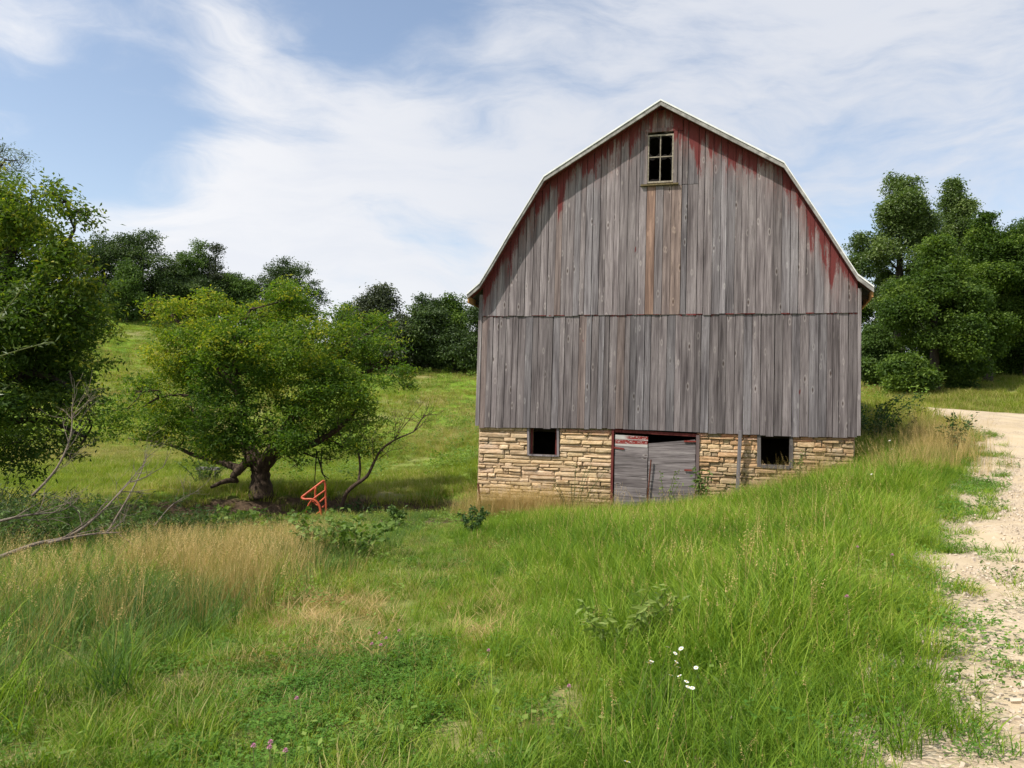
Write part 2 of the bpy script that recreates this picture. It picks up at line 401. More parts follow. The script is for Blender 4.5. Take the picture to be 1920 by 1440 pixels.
def wood_mat(name, horizontal=False, red='roof', dark=(.032, .026, .027), mid=(.130, .112, .116), light=(.298, .267, .272)):
    m_, T, out = material(name)
    P = barn_coords(T)
    oi = T.new('ShaderNodeObjectInfo')
    off = T.new('ShaderNodeCombineXYZ'); T.set(off.inputs[0], T.math('MULTIPLY', oi.outputs['Random'], 37.0)); T.set(off.inputs[2], T.math('MULTIPLY', oi.outputs['Random'], 91.0))
    Q = T.vmath('ADD', P, off.outputs[0])
    sg = (1.0, 1, 26) if horizontal else (26, 1, 1.0)
    wv = T.vmath('SCALE', T.vmath('SUBTRACT', T.noise(T.mapping(Q, (1.5, 1, 1.5)), 1.2, 3, .5, out='Color'), (.5, .5, .5))); wv.node.inputs['Scale'].default_value = .05
    Qw = T.vmath('ADD', Q, wv)
    g1 = T.noise(T.mapping(Qw, tuple(1.9 * a if a > 1 else a * .8 for a in sg)), 1.0, 5, .6)
    g2 = T.noise(T.mapping(Qw, tuple(4 * a if a > 1 else a * 1.6 for a in sg)), 1.0, 4, .65)
    blot = T.noise(T.mapping(Q, (.6, 1, 7) if horizontal else (7, 1, .42)), 1.1, 4, .62)
    g = T.math('ADD', T.math('ADD', T.math('MULTIPLY', g1, .28), T.math('MULTIPLY', g2, .20)), T.math('MULTIPLY', blot, .52))
    c = T.ramp(g, [(.36, dark), (.46, mid), (.60, light)])
    # knots
    vk = T.new('ShaderNodeTexVoronoi', inp={'Vector': T.mapping(Q, (2.2, .01, 6.5) if horizontal else (5.5, .01, 1.9)), 'Scale': 1.0})
    kd = T.math('ADD', vk.outputs['Distance'], T.math('MULTIPLY', T.math('SUBTRACT', g2, .5), .12))
    sep = T.new('ShaderNodeSeparateColor'); T.set(sep.inputs[0], vk.outputs['Color'])
    has = T.math('GREATER_THAN', sep.outputs[0], .35)
    knot = T.math('MULTIPLY', T.mapr(kd, .12, .05), has)
    ring = T.math('MULTIPLY', T.math('MULTIPLY', T.mapr(kd, .12, .16), T.mapr(kd, .24, .16)), has)
    c = T.mix(T.math('MULTIPLY', knot, .9), c, (.06, .04, .032))
    c = T.mix(T.math('MULTIPLY', ring, .35), c, (.47, .43, .41))
    # hairline cracks
    ck = T.noise(T.mapping(Qw, tuple(2.2 * a if a > 1 else a * .7 for a in sg)), 1.0, 2, .5)
    crack = T.math('MULTIPLY', T.mapr(T.math('ABSOLUTE', T.math('SUBTRACT', ck, .5)), .0, .018, 1, 0), T.mapr(blot, .45, .6))
    c = T.mix(T.math('MULTIPLY', crack, .8), c, (.05, .04, .035))
    c = T.mix(1.0, c, oi.outputs['Color'], 'MULTIPLY')
    sx = T.new('ShaderNodeSeparateXYZ'); T.set(sx.inputs[0], P)
    if red:
        au = T.math('ABSOLUTE', sx.outputs[0])
        lo = T.math('MULTIPLY_ADD', au, -(8.65 - 6.82) / 3.05, 8.65)
        hi = T.math('MULTIPLY_ADD', T.math('SUBTRACT', au, 3.05), -(6.82 - 4.2) / (4.62 - 3.05), 6.82)
        rl = T.math('MINIMUM', lo, hi)
        d = T.math('SUBTRACT', rl, sx.outputs[2])
        brd = T.math('MULTIPLY', T.math('SUBTRACT', oi.outputs['Random'], .5), .38)
        streak = T.math('ADD', T.noise(T.mapping(P, (9, 1, 1.6)), 1.0, 6, .8), brd)
        streak2 = T.noise(T.mapping(P, (2.6, 1, .35), loc=(3.3, 0, 1)), 1.0, 3, .6)
        flake = T.noise(T.mapping(P, (1.6, 1, .45)), 34, 5, .8)
        thr = T.math('ADD', T.math('ADD', T.math('MULTIPLY_ADD', streak, 1.35, -.33), T.math('MULTIPLY', T.mapr(streak2, .52, .7), .8)), T.math('MULTIPLY', flake, .45))
        pm = T.mapr(T.math('SUBTRACT', thr, T.math('MULTIPLY', d, 1.0)), .04, .34, 0, .95)
        # thin line of paint kept dry beneath the lap of the upper boards, and odd flecks
        ds = T.math('SUBTRACT', SEAM, sx.outputs[2])
        under = T.math('MULTIPLY', T.math('GREATER_THAN', ds, 0.0), T.mapr(T.math('SUBTRACT', T.math('ADD', streak, T.math('MULTIPLY', flake, .4)), T.math('MULTIPLY', ds, 4.0)), .66, .74))
        pm = T.math('MAXIMUM', pm, under)
        fl = T.noise(T.mapping(P, (9, 1, 2.2), loc=(7, 0, 2)), 1.0, 2, .4)
        pm = T.math('MAXIMUM', pm, T.mapr(fl, .765, .79))
        faint = T.mapr(T.math('SUBTRACT', T.math('MULTIPLY', streak2, 1.6), T.math('MULTIPLY', d, .5)), .15, .8, 0, .6)
        c = T.mix(T.math('MULTIPLY', faint, T.mapr(flake, .35, .65)), c, (.24, .085, .065))
        redc = T.ramp(T.math('ADD', T.math('MULTIPLY', flake, .5), T.math('MULTIPLY', g1, .5)), [(.3, (.075, .012, .014)), (.7, (.185, .034, .032))])
        c = T.mix(T.math('MULTIPLY', pm, T.mapr(T.math('ADD', g2, T.math('MULTIPLY', flake, .7)),   .52, .74, .35, 1)), c, redc)
    hgt = T.math('SUBTRACT', T.math('ADD', g, T.math('MULTIPLY', ring, .1)), T.math('MULTIPLY', T.math('MAXIMUM', crack, knot), .35))
    bsdf(T, out, c, .82, hgt, .55, .012, .25)
    return m_
wood = wood_mat('weathered_siding')
woodh = wood_mat('weathered_board', True, None)
wood_plain = wood_mat('weathered_timber', False, None)
redwood = simple_mat('faded_red_wood', (.07, .012, .012), (.17, .04, .034), 22, .8, .4, (1, 1, .3))
dark_int = simple_mat('old_interior_timber', (.02, .015, .012), (.06, .045, .035), 5)
white_trim = simple_mat('white_metal_edge', (.62, .63, .63), (.80, .80, .80), 6, .45, .05)
trim_paint = simple_mat('grey_trim_paint', (.13, .12, .115), (.40, .385, .37), 5, .8, .3, (1, 1, 1))
soffit_mat = simple_mat('bare_orange_board', (.22, .10, .035), (.45, .26, .10), 10, .8, .3)
rust = simple_mat('rusty_iron', (.045, .018, .012), (.16, .055, .035), 30, .8, .5)

def profile_solid(mb, prof, thick, y0, y1):
    """closed solid following the roof profile, thick downwards"""
    n = len(prof)
    top = [(x, z) for x, z in prof]
    bot = [(x * (1 - .0 * thick), z - thick) for x, z in prof]
    V = [(x, y, z) for y in (y0, y1) for (x, z) in top + bot]
    m2 = 2 * n; F = []
    for i in range(n - 1):
        F.append((i, i + 1, i + 1 + m2, i + m2)[::-1]); F.append((n + i, n + i + 1, n + i + 1 + m2, n + i + m2))
        F.append((i, n + i, n + i + 1, i + 1)[::1]); F.append((m2 + i, m2 + i + 1, m2 + n + i + 1, m2 + n + i))
    F.append((0, m2, m2 + n, n)); F.append((n - 1, 2 * n - 1, m2 + 2 * n - 1, m2 + n - 1))
    mb.add(V, F)
mb = MB(); profile_solid(mb, ROOF, .05, -.33, BL + .33)
shingle_mat = simple_mat('grey_shingles', (.09, .085, .08), (.2, .19, .18), 9)
rf = obj('roof', mb.mesh('roof', shingle_mat), barn)
mb = MB()                                                            # shingle courses
for s_ in (-1, 1):
    for (xa, za), (xb, zb) in zip(ROOF[:5], ROOF[1:6]):
        Ln = math.hypot(xb - xa, zb - za); nn = max(1, int(Ln / .16))
        for k in range(nn):
            t0, t1 = k / nn, (k + 1) / nn
            xa_, za_, xb_, zb_ = xa + (xb - xa) * t0, za + (zb - za) * t0, xa + (xb - xa) * t1, za + (zb - za) * t1
            nxx, nzz = -(zb - za) / Ln, (xb - xa) / Ln
            q = [(xa_ + nxx * .016, za_ + nzz * .016), (xb_ + nxx * .004, zb_ + nzz * .004), (xb_ + nxx * .001, zb_ + nzz * .001), (xa_ + nxx * .001, za_ + nzz * .001)]
            mb.add([(s_ * -x * -1 if s_ < 0 else -x, y, z) for y in (-.325, BL + .325) for x, z in q], [(0, 1, 5, 4), (0, 4, 7, 3), (0, 3, 2, 1), (4, 5, 6, 7)])
sh = obj('shingle_courses', mb.mesh('shingle_courses', shingle_mat), rf, kind='stuff')
# rake boards and bright drip edge, one each per slope
for side in (-1, 1):
    prof = ROOF[:6] if side < 0 else ROOF[5:]
    def shifted(pr, dz, grow=0): return [(x, z + dz) for x, z in pr]
    mb = MB(); profile_solid(mb, shifted(prof, .0), .125, -.385, -.332)
    obj('rake_board', mb.mesh('rake_board', trim_paint), barn)
    mb = MB(); profile_solid(mb, shifted(prof, .03), .042, -.405, -.28)
    obj('drip_edge', mb.mesh('drip_edge', white_trim), barn)
    # soffit under the overhang
    mb = MB(); profile_solid(mb, shifted(prof, -.052), .02, -.33, -.02)
    obj('soffit', mb.mesh('soffit', redwood), barn)
    # eave fascia hanging below the roof edge along the side
    x = side * 5.1
    mb = MB(); mb.box(x - .02, x + .02, -.3, BL + .3, 3.46, 3.63)
    obj('eave_fascia', mb.mesh('eave_fascia', soffit_mat), barn)
    for k in range(14):
        y = .25 + k * .95
        obj('rafter_tail', MB().box(min(side * 4.86, side * 5.07), max(side * 4.86, side * 5.07), y, y + .06, 3.50, 3.60).mesh('rafter_tail', dark_int), barn)

# siding boards
BX0, BX1 = -4.77, 4.80
lower_wall = MB()
for z in (.35, 1.6, 2.9): lower_wall.box(-4.7, 4.7, .06, .16, z, z + .12)
for x in (-4.7, -1.6, 1.5, 4.6): lower_wall.box(x, x + .1, .165, .3, .2, 3.2)
lower_wall = obj('siding_wall', lower_wall.mesh('siding_wall', dark_int), barn)
gable_wall = MB()
gable_wall.box(-4.7, 4.7, .06, .16, 3.2, 3.32); gable_wall.box(-4.0, 4.0, .06, .16, 4.7, 4.82); gable_wall.box(-3.0, 3.0, .06, .16, 6.28, 6.4)
gable_wall = obj('gable_wall', gable_wall.mesh('gable_wall', dark_int), barn)

def plank(x0, x1, zb, zt0, zt1, y, mat, parent, tint, t=.024, name='plank', lean=0.0):
    c = .004
    sec = [(x0, 0), (x0, -t + c), (x0 + c * 1.3, -t), (x1 - c * 1.3, -t), (x1, -t + c), (x1, 0)]
    jb = random.choice([0, 0, 0, 1, 1, 2]) * random.uniform(-.014, .012)
    V = []
    for lvl in (0, 1):
        for (x, yy) in sec:
            z = zb + jb if lvl == 0 else zt0 + (zt1 - zt0) * (x - x0) / (x1 - x0)
            V.append((x + (lean if lvl else 0), y + yy + (random.uniform(-.003, .003) if lvl == 0 else 0), z))
    F = [(i, i + 1, i + 7, i + 6) for i in range(5)] + [(5, 0, 6, 11), (5, 4, 3, 2, 1, 0), (6, 7, 8, 9, 10, 11)]
    m_ = MB(); m_.add(V, [f[::-1] for f in F])
    o = obj(name, m_.mesh(name, mat), parent)
    o.color = (*tint, 1)
    return o
def tint_rand():
    b = random.gauss(1.0, .16); b = min(max(b, .62), 1.35)
    r_ = random.random()
    if r_ < .08: return (b * 1.04, b * .92, b * .85)
    if r_ < .3: return (b * .95, b * .98, b * 1.02)
    return (b * .97, b * .95, b * .955)
def edges(seed, w0=.2):
    random.seed(seed); xs = [BX0]
    while xs[-1] < BX1 - .14:
        xs.append(xs[-1] + random.choice([.14, .19, .2, .205, .21, .215, .22, .16]))
    xs = [BX0 + (x - BX0) * (BX1 - BX0) / (xs[-1] - BX0) for x in xs]
    return xs
WX0, WX1, WZ0, WZ1 = -.345, .325, 6.58, 7.87                          # loft window opening
xs = edges(11)
for a, b in zip(xs[:-1], xs[1:]):
    g = random.choice([.005, .007, .009, .013]); y = random.uniform(-.010, .006)
    plank(a + g / 2, b - g / 2, SKIRT + .03 * math.cos((a + 1) * .7) - .03, SEAM + .03, SEAM + .03, y, wood, lower_wall, tuple(.86 * q for q in tint_rand()), lean=random.uniform(-.007, .007))
xs = edges(23)
def snap(v):
    i = min(range(len(xs)), key=lambda k: abs(xs[k] - v)); xs[i] = v
for v in (-.54, -.34, -.115, .555, .97): snap(v)
xs = sorted(xs)
for a, b in zip(xs[:-1], xs[1:]):
    if b - a < .05: continue
    g = random.choice([.005, .007, .009, .014]); y = random.uniform(-.010, .006) - .028
    mid = (a + b) / 2; tn = tint_rand(); top = lambda q: roof(q) - .07
    if -.36 < mid < -.1: tn = (1.18, .86, .66)
    if .4 < mid < .56: tn = (1.12, .95, .83)
    if .53 < a < .57: g = .022
    if a >= -.55 and b <= .98:                                        # patched panel below and beside the loft window
        plank(a + g / 2, b - g / 2, SEAM - .015, 6.50, 6.50, y + random.uniform(-.004, .006), wood, gable_wall, tn)
        if b <= WX0 + .03 or a >= WX1 + .1:
            plank(a + g / 2, b - g / 2, 6.515, top(a), top(b), y - .004, wood, gable_wall, tint_rand())
        else:
            plank(a + g / 2, b - g / 2, WZ1 + .05, top(a), top(b), y, wood, gable_wall, tint_rand())
            # piece beside the opening
            if a < WX0 - .1: plank(a + g / 2, WX0 - .076, 6.515, WZ1 + .05, WZ1 + .05, y, wood, gable_wall, tint_rand())
            if b > WX1 + .03 and WX1 + .03 < b - .03: plank(max(a, WX1 + .025), b - g / 2, 6.515, WZ1 + .05, WZ1 + .05, y, wood, gable_wall, tint_rand())
    else:
        m0, m1 = top(a + g / 2), top(b - g / 2)
        if m0 < SEAM or m1 < SEAM: continue
        plank(a + g / 2, b - g / 2, SEAM - .015 + random.uniform(-.008, .008), m0, m1, y, wood, gable_wall, tn)
# corner boards
for x0, x1 in ((-4.875, -4.775), (4.805, 4.885)):
    o = plank(x0, x1, SKIRT - .02, 3.72, 3.72, -.012, wood_plain, lower_wall, (1.12, 1.12, 1.12), .03, 'corner_board')

# loft window
lw = MB(); y0, y1 = -.075, -.035
lw.box(WX0 - .075, WX0, y0, y1, WZ0 - .02, WZ1 + .06); lw.box(WX1, WX1 + .095, y0, y1, WZ0 - .02, WZ1 + .06)
lw.box(WX0 - .09, WX1 + .11, y0 - .006, y1, WZ1 + .063, WZ1 + .16)
lwo = obj('loft_window', lw.mesh('loft_window', wood), barn, label='four-light loft window with pale frame, black inside')
lwo.color = (.8, .76, .74, 1)
mb = MB().box(WX0 - .16, WX1 + .14, -.125, -.03, WZ0 - .075, WZ0 - .035)
obj('sill', mb.mesh('sill', simple_mat('mossy_sill', (.05, .045, .02), (.2, .15, .08), 30)), lwo)
sash = simple_mat('pale_sash_wood', (.17, .14, .11), (.38, .34, .27), 25, .8, .3)
mb = MB(); f0, f1 = -.062, -.022
mb.box(WX0 + .003, WX0 + .035, f0, f1, WZ0 + .003, WZ1 - .003); mb.box(WX1 - .035, WX1 - .003, f0, f1, WZ0 + .003, WZ1 - .003)
mb.box(WX0 + .036, WX1 - .036, f0, f1, WZ0 + .003, WZ0 + .045); mb.box(WX0 + .036, WX1 - .036, f0, f1, WZ1 - .045, WZ1 - .003)
obj('sash', mb.mesh('sash', sash), lwo)
mz = 7.27
mb = MB().box(-.026, -.004, f0 + .004, f1 - .004, WZ0 + .046, WZ1 - .046)
mb.box(WX0 + .036, -.027, f0 + .004, f1 - .004, mz - .013, mz + .013).box(-.003, WX1 - .036, f0 + .004, f1 - .004, mz - .013, mz + .013)
obj('muntin', mb.mesh('muntin', sash), lwo)
gl, T, out = material('dirty_glass')
bsdf(T, out, T.ramp(T.noise(T.new('ShaderNodeTexCoord').outputs['Object'], 9, 5, .7), [(.3, (.004, .003, .003)), (.8, (.018, .014, .012))]), .5, spec=.1)
random.seed(5)
for (x0, x1, z0, z1) in ((WX0 + .036, -.027, WZ0 + .046, mz - .014), (-.003, WX1 - .036, WZ0 + .046, mz - .014), (WX0 + .036, -.027, mz + .014, WZ1 - .046), (-.003, WX1 - .036, mz + .014, WZ1 - .046)):
    # broken pane: a ragged ring of glass left in the sash
    n = 22; outer = []; inner = []; cx_, cz_ = (x0 + x1) / 2, (z0 + z1) / 2
    for k in range(n):
        a = 2 * math.pi * k / n; dx, dz = math.cos(a), math.sin(a)
        t = min((x1 - x0) / 2 / max(abs(dx), 1e-6), (z1 - z0) / 2 / max(abs(dz), 1e-6))
        outer.append((cx_ + dx * t, cz_ + dz * t)); tt = t * random.uniform(.78, .97); inner.append((cx_ + dx * tt, cz_ + dz * tt))
    V_ = [(x, yy, z) for yy in (-.045, -.042) for x, z in outer + inner]
    F_ = [(k, (k + 1) % n, n + (k + 1) % n, n + k) for k in range(n)] + [(2 * n + k, 3 * n + k, 3 * n + (k + 1) % n, 2 * n + (k + 1) % n) for k in range(n)]
    obj('pane', MB().add(V_, F_).mesh('pane', gl), lwo)

# basement wall of coursed limestone
sm, T, out = material('yellow_limestone')
P = barn_coords(T); oi = T.new('ShaderNodeObjectInfo')
n1_ = T.noise(P, 5, 5, .65); n2_ = T.noise(T.mapping(P, (1, 1, 2.6)), 14, 5, .7)
c = T.ramp(T.math('ADD', T.math('MULTIPLY', n1_, .5), T.math('MULTIPLY', n2_, .5)), [(.3, (.30, .20, .115)), (.5, (.52, .385, .245)), (.72, (.66, .535, .39))])
c = T.mix(1.0, c, oi.outputs['Color'], 'MULTIPLY')
sx = T.new('ShaderNodeSeparateXYZ'); T.set(sx.inputs[0], P)
topred = T.math('MULTIPLY', T.mapr(T.math('ADD', sx.outputs[2], T.math('MULTIPLY', T.math('SUBTRACT', n1_, .5), .5)), -.10, .12), T.mapr(sx.outputs[0], -2.6, -2.3))
c = T.mix(T.math('MULTIPLY', topred, .6), c, (.26, .05, .025))
splash = T.mapr(T.math('ADD', T.math('MULTIPLY_ADD', sx.outputs[0], -.24, sx.outputs[2]), T.math('MULTIPLY', n1_, .9)), -.2, -1.0, 0, .6)
c = T.mix(splash, c, (.22, .16, .09))
c = T.mix(T.mapr(T.noise(P, 1.7, 4, .7), .56, .70, 0, .45), c, (.30, .27, .22))
bsdf(T, out, c, .92, n2_, .8, .03, .15)
cm, T, out = material('lime_mortar')
bsdf(T, out, T.ramp(T.noise(barn_coords(T), 12, 6, .7), [(.3, (.20, .15, .09)), (.7, (.50, .40, .26))]), .95, T.noise(barn_coords(T), 20, 5, .7), .8, .03, .1)

core = MB(); ZB = -3.2
OPEN = [(-3.36, -2.55, -.60, .2), (-1.09, 1.03, -2.6, .2), (2.55, 3.31, -.64, .2)]
x = -4.80
for (a, b, z0, z1) in OPEN:
    core.box(x, a, .10, .5, ZB, .19); core.box(a, b, .10, .5, ZB, z0); x = b
core.box(x, 4.76, .10, .5, ZB, .19)
stone_wall = obj('stone_wall', core.mesh('stone_wall', cm), barn)
random.seed(41)
def stone(u0, u1, z0, z1, proud, tint):
    nu = 3; nz = 2; V_ = []; rows = []
    w_, h_ = u1 - u0, z1 - z0
    e = min(.014, h_ * .16)
    sl0, sl1 = random.uniform(-.016, .016), random.uniform(-.016, .016)
    def pt(a, b_, yy):
        z = z0 + h_ * b_ + (sl0 * (1 - a) + sl1 * a) * (1 if b_ > .5 else -1) * .6
        return (u0 + w_ * a, yy, z)
    back = .115
    aa = [0, .05 + random.random() * .03, .36 + random.random() * .2, .93, 1]; bb = [0, .2, .55 + random.random() * .2, 1]
    for ib, b_ in enumerate(bb):
        for ia, a in enumerate(aa):
            edge = ia in (0, 4) or ib in (0, 3)
            yy = proud + (random.uniform(.012, .03) if edge else random.uniform(-.012, .008))
            x, y_, z = pt(a, b_, yy)
            V_.append((x + random.uniform(-.010, .010) + (e * .8 if ia == 0 else -e * .8 if ia == 4 else 0) * (ib in (0, 3)), y_, z + random.uniform(-.007, .007)))
    F_ = [(j * 5 + i, j * 5 + i + 1, (j + 1) * 5 + i + 1, (j + 1) * 5 + i) for j in range(3) for i in range(4)]
    ringi = [0, 1, 2, 3, 4, 9, 14, 19, 18, 17, 16, 15, 10, 5]
    b0 = len(V_)
    for i in ringi: x, y_, z = V_[i]; V_.append((x, back, z))
    for k in range(len(ringi)):
        k2 = (k + 1) % len(ringi)
        F_.append((ringi[k], b0 + k, b0 + k2, ringi[k2]))
    o = obj('stone', MB().add(V_, F_).mesh('stone', sm, False), stone_wall)
    o.color = (*tint, 1)
def wall_ground(u):
    p = barn_m @ Vector((u, -.1, 0)); return Hs(p.x, p.y)
barn_m = Matrix.Translation(barn.location) @ Matrix.Rotation(-YAW, 4, 'Z')
_gu = np.linspace(-4.9, 4.9, 30); _gz = [wall_ground(u) for u in _gu]
z = .105; n_stone = 0
while z > -2.5:
    h_ = random.choice([.075, .09, .10, .11, .12, .14, .15]) * (1.0 if z < -.1 else .85)
    u = -4.79 + random.uniform(0, .01)
    while u < 4.74:
        left = u < -1.1
        L_ = random.choice([.13, .2, .26, .34, .42, .55, .7, .85]) * (1.05 if left else .75)
        u1 = min(u + L_, 4.75)
        if 4.75 - u1 < .12: u1 = 4.75
        segs = [(u, u1)]
        for (a, b, z0, z1) in OPEN:
            if z - h_ * .5 > z0 - .02:
                nseg = []
                for s0, s1 in segs:
                    if s1 <= a or s0 >= b: nseg.append((s0, s1))
                    else:
                        if s0 < a - .07: nseg.append((s0, a - .02))
                        if s1 > b + .07: nseg.append((b + .02, s1))
                segs = nseg
        if 1.30 < (u + u1) / 2 < 1.56 and z > 0.0: segs = []
        for s0, s1 in segs:
            if z < np.interp((s0 + s1) / 2, _gu, _gz) - .12: continue
            b = random.gauss(.98, .14); tn = (b, b * random.uniform(.95, 1.0), b * random.uniform(.86, 1.02))
            if s0 > 1.0 and random.random() < .35: tn = (b * 1.04, b * .88, b * .76)
            parts = [(z - h_ + .006, z)] if not (h_ > .13 and random.random() < .3) else [(z - h_ + .006, z - h_ * .52), (z - h_ * .48, z)]
            for p0, p1 in parts:
                stone(s0 + .006, s1 - .006, p0 + random.uniform(-.004, .004), p1 + random.uniform(-.004, .004), .050 + random.uniform(-.03, .026), tn); n_stone += 1
        u = u1 + random.choice([.0, .0, .004, .012])
    z -= h_
print('stones', n_stone)

# beam under the skirt, basement windows
mb = MB().box(-2.4, 4.6, .055, .099, .145, .22)
obj('sill_beam', mb.mesh('sill_beam', redwood), barn)
def poly_board(pts, y0, y1): return MB().prism(pts, y0, y1)
bw = MB()
bw.prism([(-3.40, -.63), (-3.345, -.63), (-3.365, .145), (-3.43, .145)], -.0 + .02, .14).prism([(-2.585, -.63), (-2.53, -.63), (-2.555, .145), (-2.61, .145)], .02, .14)
bw.prism([(-3.345, -.64), (-2.585, -.64), (-2.585, -.595), (-3.345, -.595)], .015, .14)
o = obj('basement_window', bw.mesh('basement_window', wood_plain), barn, label='open basement window with grey frame in the left stone wall'); o.color = (1.1, 1.1, 1.12, 1)
mb = MB().box(-3.345, -3.29, .142, .17, -.59, .14).box(-2.66, -2.60, .142, .17, -.59, .14)
obj('stop', mb.mesh('stop', redwood), o)
bw = MB()
bw.prism([(2.51, -.70), (2.60, -.70), (2.59, .145), (2.50, .145)], .02, .14).prism([(3.27, -.70), (3.36, -.70), (3.34, .145), (3.26, .145)], .02, .14)
bw.prism([(2.60, -.72), (3.27, -.73), (3.27, -.635), (2.60, -.63)], .015, .13).prism([(2.60, .07), (3.26, .075), (3.26, .145), (2.60, .145)], .03, .14)
o = obj('basement_window', bw.mesh('basement_window', wood_plain), barn, label='open basement window half hidden by tall grass near the right end'); o.color = (.55, .55, .52, 1)
# door frame, two leaves of horizontal boards
mb = MB().box(-1.135, -1.075, .0, .16, -2.6, .145)
df = obj('door_frame', mb.mesh('door_frame', redwood), barn)
mb = MB().box(1.02, 1.10, .01, .16, -2.3, .05); o = obj('jamb', mb.mesh('jamb', wood_plain), df); o.color = (.6, .5, .48, 1)
mb = MB().prism([(-1.07, .06), (1.10, .00), (1.10, .07), (-1.07, .142)], .03, .15); obj('lintel', mb.mesh('lintel', redwood), df)
def door_leaf(name, x0, x1, ys, skew, mat_top, y, label):
    fr = MB().box(x0 + .06, x0 + .16, y + .03, y + .06, ys[-1], ys[0] - .12).box(x1 - .16, x1 - .06, y + .03, y + .06, ys[-1], ys[0] - .12)
    d = obj(name, fr.mesh(name, dark_int), barn, label=label)
    for i, (zt, zb_) in enumerate(zip(ys[:-1], ys[1:])):
        dz = skew; c_ = .004
        jj = random.uniform(-.01, .01)
        m_ = MB().prism([(x0 + random.uniform(0, .008), zb_ + c_), (x1 + jj, zb_ + c_ + dz), (x1 + jj, zt - c_ + dz), (x0 + random.uniform(0, .008), zt - c_)], y + random.uniform(-.005, .004), y + .026)
        o = obj('board', m_.mesh('board', mat_top if (i < 2 and mat_top) else woodh), d)
        t_ = random.uniform(.85, 1.15); o.color = (t_, t_ * .99, t_ * .98, 1)
    return d
pr, T, out = material('peeling_red_board')
P = barn_coords(T); sx = T.new('ShaderNodeSeparateXYZ'); T.set(sx.inputs[0], P)
fl = T.noise(T.mapping(P, (1, 1, 2.2)), 16, 5, .75); gr = T.noise(T.mapping(P, (2, 1, 40)), 1, 4, .6)
band = T.math('MAXIMUM', T.mapr(T.math('ABSOLUTE', T.math('ADD', sx.outputs[2], .185)), .04, .065, 1, 0), T.math('MULTIPLY', T.mapr(sx.outputs[0], -.85, -.65), T.mapr(T.math('ABSOLUTE', T.math('ADD', sx.outputs[2], .07)), .03, .06, 1, 0)))
c = T.mix(T.math('MULTIPLY', band, T.mapr(fl, .40, .47)), T.ramp(gr, [(.3, (.30, .28, .27)), (.7, (.52, .50, .48))]), (.20, .025, .022))
bsdf(T, out, c, .8, gr, .5, .01, .2)
door_leaf('door', -1.05, -.20, [-.0, -.12, -.29, -.55, -.84, -1.06, -1.32, -1.58, -1.84, -2.1], -.03, pr, .035, 'left door leaf of grey boards with peeling red bands at the top')
dr = door_leaf('door', -.185, 1.0, [-.20, -.30, -.58, -.76, -.98, -1.18, -1.36, -1.60, -1.85, -2.1], .13, None, .055, 'right door leaf sagging, grey horizontal boards with a gap above')
for (x0, z0, x1, z1) in ((-1.07, -.34, -.80, -.37), (.72, -.12, 1.03, -.115), (.74, -.85, .95, -.85)):
    mb = MB().prism([(x0, z0 - .022), (x1, z1 - .02), (x1, z1 + .02), (x0, z0 + .022)], .012, .027)
    obj('hinge', mb.mesh('hinge', simple_mat('red_strap_iron', (.11, .018, .015), (.24, .05, .04), 30)), barn)
mb = MB().tube([(-.10, -.02, -.62), (-.16, -.01, -1.5), (-.17, -.01, -2.0)], .018, 6)
obj('latch_bar', mb.mesh('latch_bar', rust), barn)

# side walls, back wall, loft floor (close the barn so that it is dark inside)
def side_wall(x0, x1, nm):
    m_ = MB().box(x0, x1, .52, BL - .02, ZB, .16)
    s_ = obj('stone_side_wall', m_.mesh('stone_side_wall', sm), barn)
    m_ = MB(); y = .02
    outer = x0 if x0 < 0 else x1
    while y < BL:
        wd = .2; m_.box(outer - .012 if x0 < 0 else outer - .012, outer + .012, y, min(y + wd - .006, BL), .16, 3.64); y += wd
    o = obj('side_siding', m_.mesh('side_siding', wood_plain), barn, kind='stuff'); o.color = (1, 1, 1, 1)
    m_ = MB().box(x0 + .05, x1 - .05, .35, BL, .17, 3.7); obj('side_frame', m_.mesh('side_frame', dark_int), barn)
side_wall(-4.82, -4.5, 'l'); side_wall(4.5, 4.82, 'r')
mb = MB().prism([(-4.8, ZB), (4.8, ZB), (4.8, 3.7)] + [(x, z - .06) for x, z in ROOF[9:4:-1]] + [(x, z - .06) for x, z in ROOF[4:0:-1]] + [(-4.8, 3.7)], BL - .02, BL + .06)
obj('back_wall', mb.mesh('back_wall', wood_plain), barn)
mb = MB().box(-4.4, 4.4, .6, BL - .1, .02, .12); obj('loft_floor', mb.mesh('loft_floor', dark_int), barn)
mb = MB().box(-4.4, 4.4, 3.0, 3.1, ZB, .01); obj('stall_partition', mb.mesh('stall_partition', dark_int), barn)

def bloc(u, y, z): return barn_m @ Vector((u, y, z))
def on_ground(u, y): p = bloc(u, y, 0); return (p.x, p.y, Hs(p.x, p.y))
# grey post and rusty stake
p = on_ground(2.04, -.12)
mb = MB().box(-.045, .045, -.04, .04, -.4, .20 - p[2]); o = obj('wooden_post', mb.mesh('wooden_post', wood_plain), label='thin grey wooden post upright against the stone wall left of the right basement window', cat='post')
o.location = p; o.rotation_euler = (0, .035, -YAW); o.color = (.8, .82, .84, 1)
p = on_ground(-4.55, -.22)
h0 = -1.42 - p[2]
mb = MB().tube([(.05, 0, -.3), (-.12, .03, h0)], .03, 6); o = obj('iron_stake', mb.mesh('iron_stake', rust), label='rusty dark iron stake leaning at the left corner of the stone wall', cat='stake'); o.location = p

